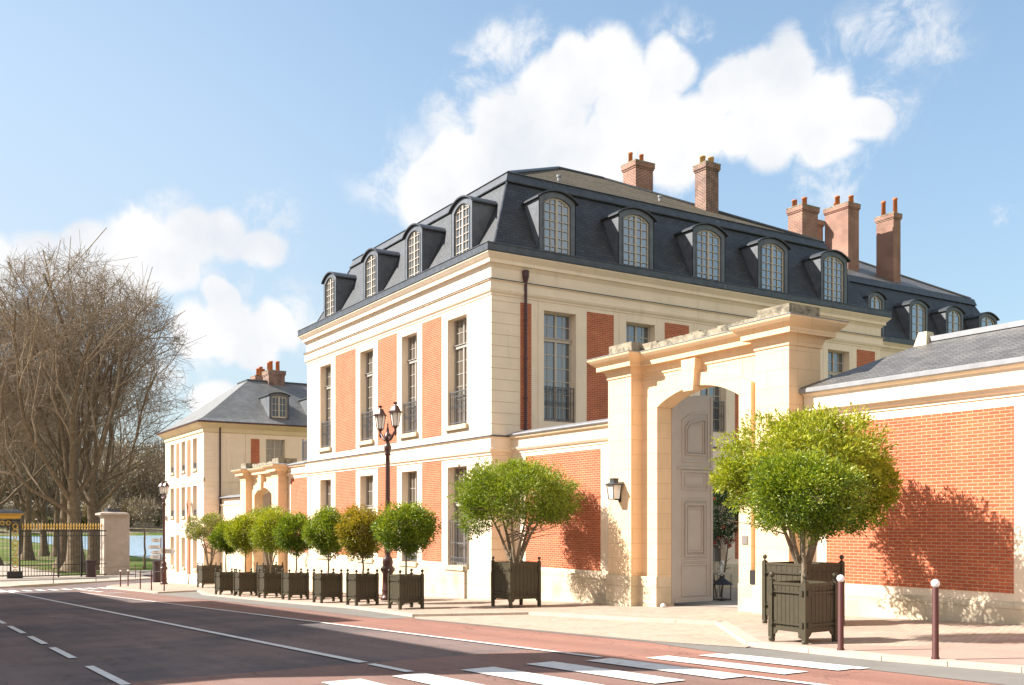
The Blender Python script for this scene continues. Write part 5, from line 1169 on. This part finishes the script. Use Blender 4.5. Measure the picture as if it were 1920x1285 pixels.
def bare_tree(loc, H, label, seed, r0=.62, spread=1.0, lean=(0, 0), bole=.27, nmain=10, dens=.77, levels=5, group='bare plane trees in the park', env=.36):
    rnd = random.Random(seed); t = thing('plane_tree', label, 'tree', loc, group)
    big, mid_, tw = [], [], []
    def rv(): return Vector((rnd.gauss(0, 1), rnd.gauss(0, 1), rnd.gauss(0, 1)))
    def limb(p, d, L, r, lv):
        n = 8 if lv == 1 else 5 if lv < 3 else (3 if lv < 5 else 2)
        pts = [p]; rs = [r]; dirs = [d]
        wob = (.16, .26, .34, .42, .5, .6)[min(lv, 5)]
        for k in range(n):
            e_ = p-EC; q_ = math.sqrt((e_.x/ER[0])**2+(e_.y/ER[1])**2+(e_.z/ER[2])**2)
            if q_ > (1.04 if lv > 1 else .84)+rnd.uniform(-.08, .05): n = k; break
            up = Vector((0, 0, .10 if lv < 3 else .03))
            d = (d+rv()*wob*.6+up).normalized(); p = p+d*(L/n); pts.append(p); rs.append(r*(1-.62*(k+1)/n)); dirs.append(d)
        if n < 1: return
        tgt = big if lv <= 1 else (mid_ if lv <= 3 else tw)
        for k in range(n): tgt.append((*pts[k], rs[k], *pts[k+1], rs[k+1]))
        if lv >= levels: return
        nb = int(round({0: nmain, 1: 7, 2: 6, 3: 6, 4: 6}[lv]*(dens if lv > 1 else 1)))
        for k in range(nb):
            f = (.30 if lv else .35)+(.70 if lv else .65)*(k+rnd.random()*.8)/nb; f = min(f, .99)
            i = min(n-1, int(f*n)); q = pts[i].lerp(pts[i+1], f*n-i); dd = dirs[i+1]
            side = rv(); side -= dd*side.dot(dd); side.normalize()
            ang = rnd.uniform(.45, .95) if lv else rnd.uniform(.35, .9)
            nd = (dd*math.cos(ang)+side*math.sin(ang)+Vector((0, 0, .12 if lv < 3 else -.05))).normalized()
            limb(q, nd, L*rnd.uniform(.42, .70)*(1.1 if lv == 0 else 1), rs[i]*rnd.uniform(.42, .6) if lv < 4 else .02, lv+1)
    base = Vector(loc); bh = H*bole
    EC = base+Vector((0, 0, H*(.56 if bole < .4 else .72))); ER = (H*env, H*env, H*(.45 if bole < .4 else .42))
    # bole, slightly flared and wavy
    p = base.copy(); segs = 7; tr = []; q = p.copy()
    for k in range(segs+1):
        f = k/segs; flare = 1+1.0*math.exp(-f*9); tr.append((q.copy(), r0*flare*(1-.22*f)))
        q = q+Vector((lean[0]*bh/segs+rnd.gauss(0, .06), lean[1]*bh/segs+rnd.gauss(0, .06), bh/segs))
    mb = MB(); mb.tube([a for a, _ in tr], [b for _, b in tr], 14); mb.build('trunk', 'bark', t, True, fix=False)
    top = tr[-1][0]; rr = tr[-1][1]
    for k in range(nmain):
        a = 2*PI*k/nmain+rnd.uniform(-.3, .3); tilt = (.10+1.15*(((k*7) % nmain)/nmain)**1.15)*spread
        d = Vector((math.cos(a)*math.sin(tilt), math.sin(a)*math.sin(tilt), math.cos(tilt)))
        s = top-Vector((0, 0, bh*.35*((k*7) % nmain)/nmain))
        limb(s, d, H*(1-bole)*rnd.uniform(.72, .95), rr*rnd.uniform(.34, .52), 1)
    if levels < 5: segmesh('branches', big+mid_+tw, 5, 'twig', t)
    else: segmesh('limbs', big, 7, 'bark', t, True); segmesh('branches', mid_, 4, 'twig', t); segmesh('twigs', tw, 3, 'twig', t)
    return t
BT = [((-103.6, 14.9, -4.8), 30, 'huge bare plane tree with the thickest trunk, centre of the group behind the railing', 1, .72, .95),
      ((-107.8, 17.4, -4.8), 29, 'tall bare plane tree just right of the thickest trunk', 2, .62, 1.05),
      ((-113.5, 15.2, -4.8), 29, 'tall bare plane tree just left of the thickest trunk', 3, .55, 1.0)]
protos = []
for loc, H, lab, sd_, r0, sp_ in BT: protos.append(bare_tree(loc, H, lab, sd_, r0, sp_))
small = bare_tree((-140, 14.6, -4.8), 24, 'bare tree with slanting trunk behind the left part of the railing', 7, .5, .9, bole=.35, nmain=6, dens=.85)
for k, (x, y, lab) in enumerate(((-155.3, 18.3, 'slim bare tree on the lake shore, left of a pair'), (-152, 19.6, 'slim bare tree on the lake shore, right of a pair'), (-133.7, 21.9, 'bare tree seen just left of the stone pillar'), (-160, 12.2, 'bare tree in the far left clump, rear one'), (-150, 9.6, 'bare tree in the far left clump, middle one'), (-143, 6.8, 'bare tree in the far left clump, front one'), (-166, 16.6, 'bare tree in the far left clump, nearest the water'))):
    o = dup(small, (x, y, -4.8), lab); o.rotation_euler.z = 1.3*k+.6; s_ = .9+.08*(k % 3); o.scale = (s_, s_, s_)
o = dup(protos[1], (-112, 4.5, -4.8), 'large bare plane tree at the left edge of the picture'); o.rotation_euler.z = 2.1
o = dup(protos[2], (-124, 9.5, -4.8), 'large bare plane tree behind the gate frame'); o.rotation_euler.z = 4.0
yt = bare_tree((-106.5, 21.9, -4.8), 9.5, 'thin young tree with small sparse twigs right of the stone pillar', 21, .11, .55, bole=.42, nmain=6, dens=.7, levels=4, group=None, env=.3)

# ================================================================ woods across the lake
wd = thing('far_woods', None, None, (-430, 100, 0)); C.objects.unlink(wd); bpy.data.objects.remove(wd)
rng = np.random.default_rng(5); P = []; D = []; T = []
def wood_band(x0, x1, y0, y1, n, h, per):
    global P, D, T
    for k in range(n):
        x = rng.uniform(x0, x1); y = rng.uniform(y0, y1); b = terr(x, y); hh = h*rng.uniform(.7, 1.15); cr = hh*.27
        m_ = per; th = rng.normal(size=(m_, 3)); th /= np.linalg.norm(th, axis=1, keepdims=True); th *= rng.uniform(0, 1, (m_, 1))**.4
        p = np.array([x, y, b+hh*.58])+th*np.array([cr, cr, hh*.46]); P.append(p); D.append(th*.5+np.array([0, 0, .9])+rng.normal(size=(m_, 3))*.45); T.append(np.full(m_, rng.uniform(.1, .8))+rng.uniform(-.15, .25, m_))
wood_band(-560, -445, -120, 330, 620, 32, 520)
wood_band(-440, -412, -120, 300, 90, 11, 300)
o = leafmesh('far_woods', np.concatenate(P), np.concatenate(D), 2.6, .34, np.concatenate(T), 'twigcloud', None, rng); tag(o, 'brown leafless woods rising across the lake', 'woods', kind='stuff')
P, D, T = [], [], []
wood_band(-436, -414, -100, 260, 160, 4.5, 120)
o = leafmesh('lakeside_scrub', np.concatenate(P), np.concatenate(D), 1.6, .6, np.concatenate(T), 'woodgreen', None, rng); tag(o, 'dull green scrub along the far lake shore', 'scrub', kind='stuff')

# ================================================================ inside the courtyard
cm = thing('camellia', 'dark leaved camellia with red flowers seen through the gateway', 'shrub', (-24.3, 23.4, gz(-24.3)))
stems((-24.4, 23.4, gz(-24.4)), (-24.35, 23.4, .25), (.75, .75, .95), cm, 3, .035, 5); crown((-24.35, 23.4, .28), (1.0, 1.0, 1.12), 110, 11000, .075, 'camellia', cm, 91, name='foliage', W=.5)
rng2 = np.random.default_rng(9); d = rng2.normal(size=(70, 3)); d /= np.linalg.norm(d, axis=1, keepdims=True); cc = np.array([-24.35, 23.4, .25])+d*np.array([.98, .98, 1.08])
pp = np.repeat(cc, 14, 0)+rng2.normal(size=(980, 3))*.025; leafmesh('flowers', pp, rng2.normal(size=(980, 3)), .06, .05, rng2.uniform(0, 1, 980), 'flowers', cm, rng2)
yc = thing('yucca', 'spiky dark green yucca leaves seen over the gateway tree', 'plant', (-24.6, 26.0, gz(-24)))
mb = MB(); mb.lathe((-24.6, 26.0, gz(-24.6)), [(.16, 0), (.12, 3), (.10, 5.2)], 8); mb.build('trunk', 'stembark', yc)
for cz in (2.7, 1.4):
    n = 130; dd = rng2.normal(size=(n, 3)); dd[:, 2] += .2; dd /= np.linalg.norm(dd, axis=1, keepdims=True); leafmesh('leaves', np.tile(np.array([[-24.6, 26.0, cz]]), (n, 1)), dd, .85, .05, rng2.uniform(.1, .6, n), 'camellia', yc, rng2)
def floor_lantern(x, y, h, label):
    z = gz(x)+.01; t = thing('floor_lantern', label, 'lantern', (x, y, z), 'black floor lanterns in the courtyard'); w_ = h*.22
    mb = MB()
    for a, b in ((-1, -1), (1, -1), (1, 1), (-1, 1)): mb.tube([(x+a*w_, y+b*w_, z), (x+a*w_, y+b*w_, z+h*.62)], .012, 4)
    mb.box(x-w_, x+w_, y-w_, y+w_, z+.03, z+.06); mb.build('frame', 'iron', t)
    mb = MB(); mb.lathe((x, y, z+h*.6), [(w_*1.9, 0), (w_*1.8, .02), (w_*.35, h*.24), (w_*.3, h*.3), (w_*.12, h*.31)], 14); mb.build('cone_roof', 'iron', t)
    mb = MB(); mb.tube([(x+.05*math.cos(a), y, z+h*.93+.05*math.sin(a)) for a in [2*PI*k/8 for k in range(9)]], .008, 4); mb.build('ring', 'iron', t)
floor_lantern(-22.55, 21.75, .84, 'black floor lantern with conical roof, front one in the courtyard opening')
floor_lantern(-23.6, 22.0, .95, 'black floor lantern with conical roof, behind the front one')
tb_ = thing('side_table', 'pale square side table behind the black lanterns in the courtyard', 'table', (-24.0, 22.6, gz(-24)))
z = gz(-24)+.01
mb = MB(); mb.box(-24.4, -23.3, 22.3, 22.95, z+.80, z+.85); mb.build('table_top', 'framelight', tb_)
for a, b in ((-24.38, 22.32), (-23.35, 22.32), (-24.38, 22.9), (-23.35, 22.9)):
    mb = MB(); mb.box(a, a+.04, b, b+.04, z, z+.80); mb.build('leg', 'framelight', tb_)
mb = MB(); mb.hexa([(-24.2, 22.45, z+.855), (-23.7, 22.45, z+.855), (-23.7, 22.62, z+.855), (-24.2, 22.62, z+.855), (-24.2, 22.60, z+1.2), (-23.7, 22.60, z+1.2), (-23.7, 22.72, z+1.2), (-24.2, 22.72, z+1.2)]); o = mb.build('cushion', 'cushion'); tag(o, 'beige cushion leaning on the courtyard side table', 'cushion')
mb = MB(); mb.tube([(-23.5, 22.6, z+.85), (-23.5, 22.6, z+1.05), (-23.42, 22.55, z+1.2), (-23.3, 22.5, z+1.22), (-23.25, 22.47, z+1.12)], [.07, .05, .045, .045, .03], 8); o = mb.build('curved_ornament', 'white', None, True); tag(o, 'small curved white ornament on the courtyard side table', 'ornament')
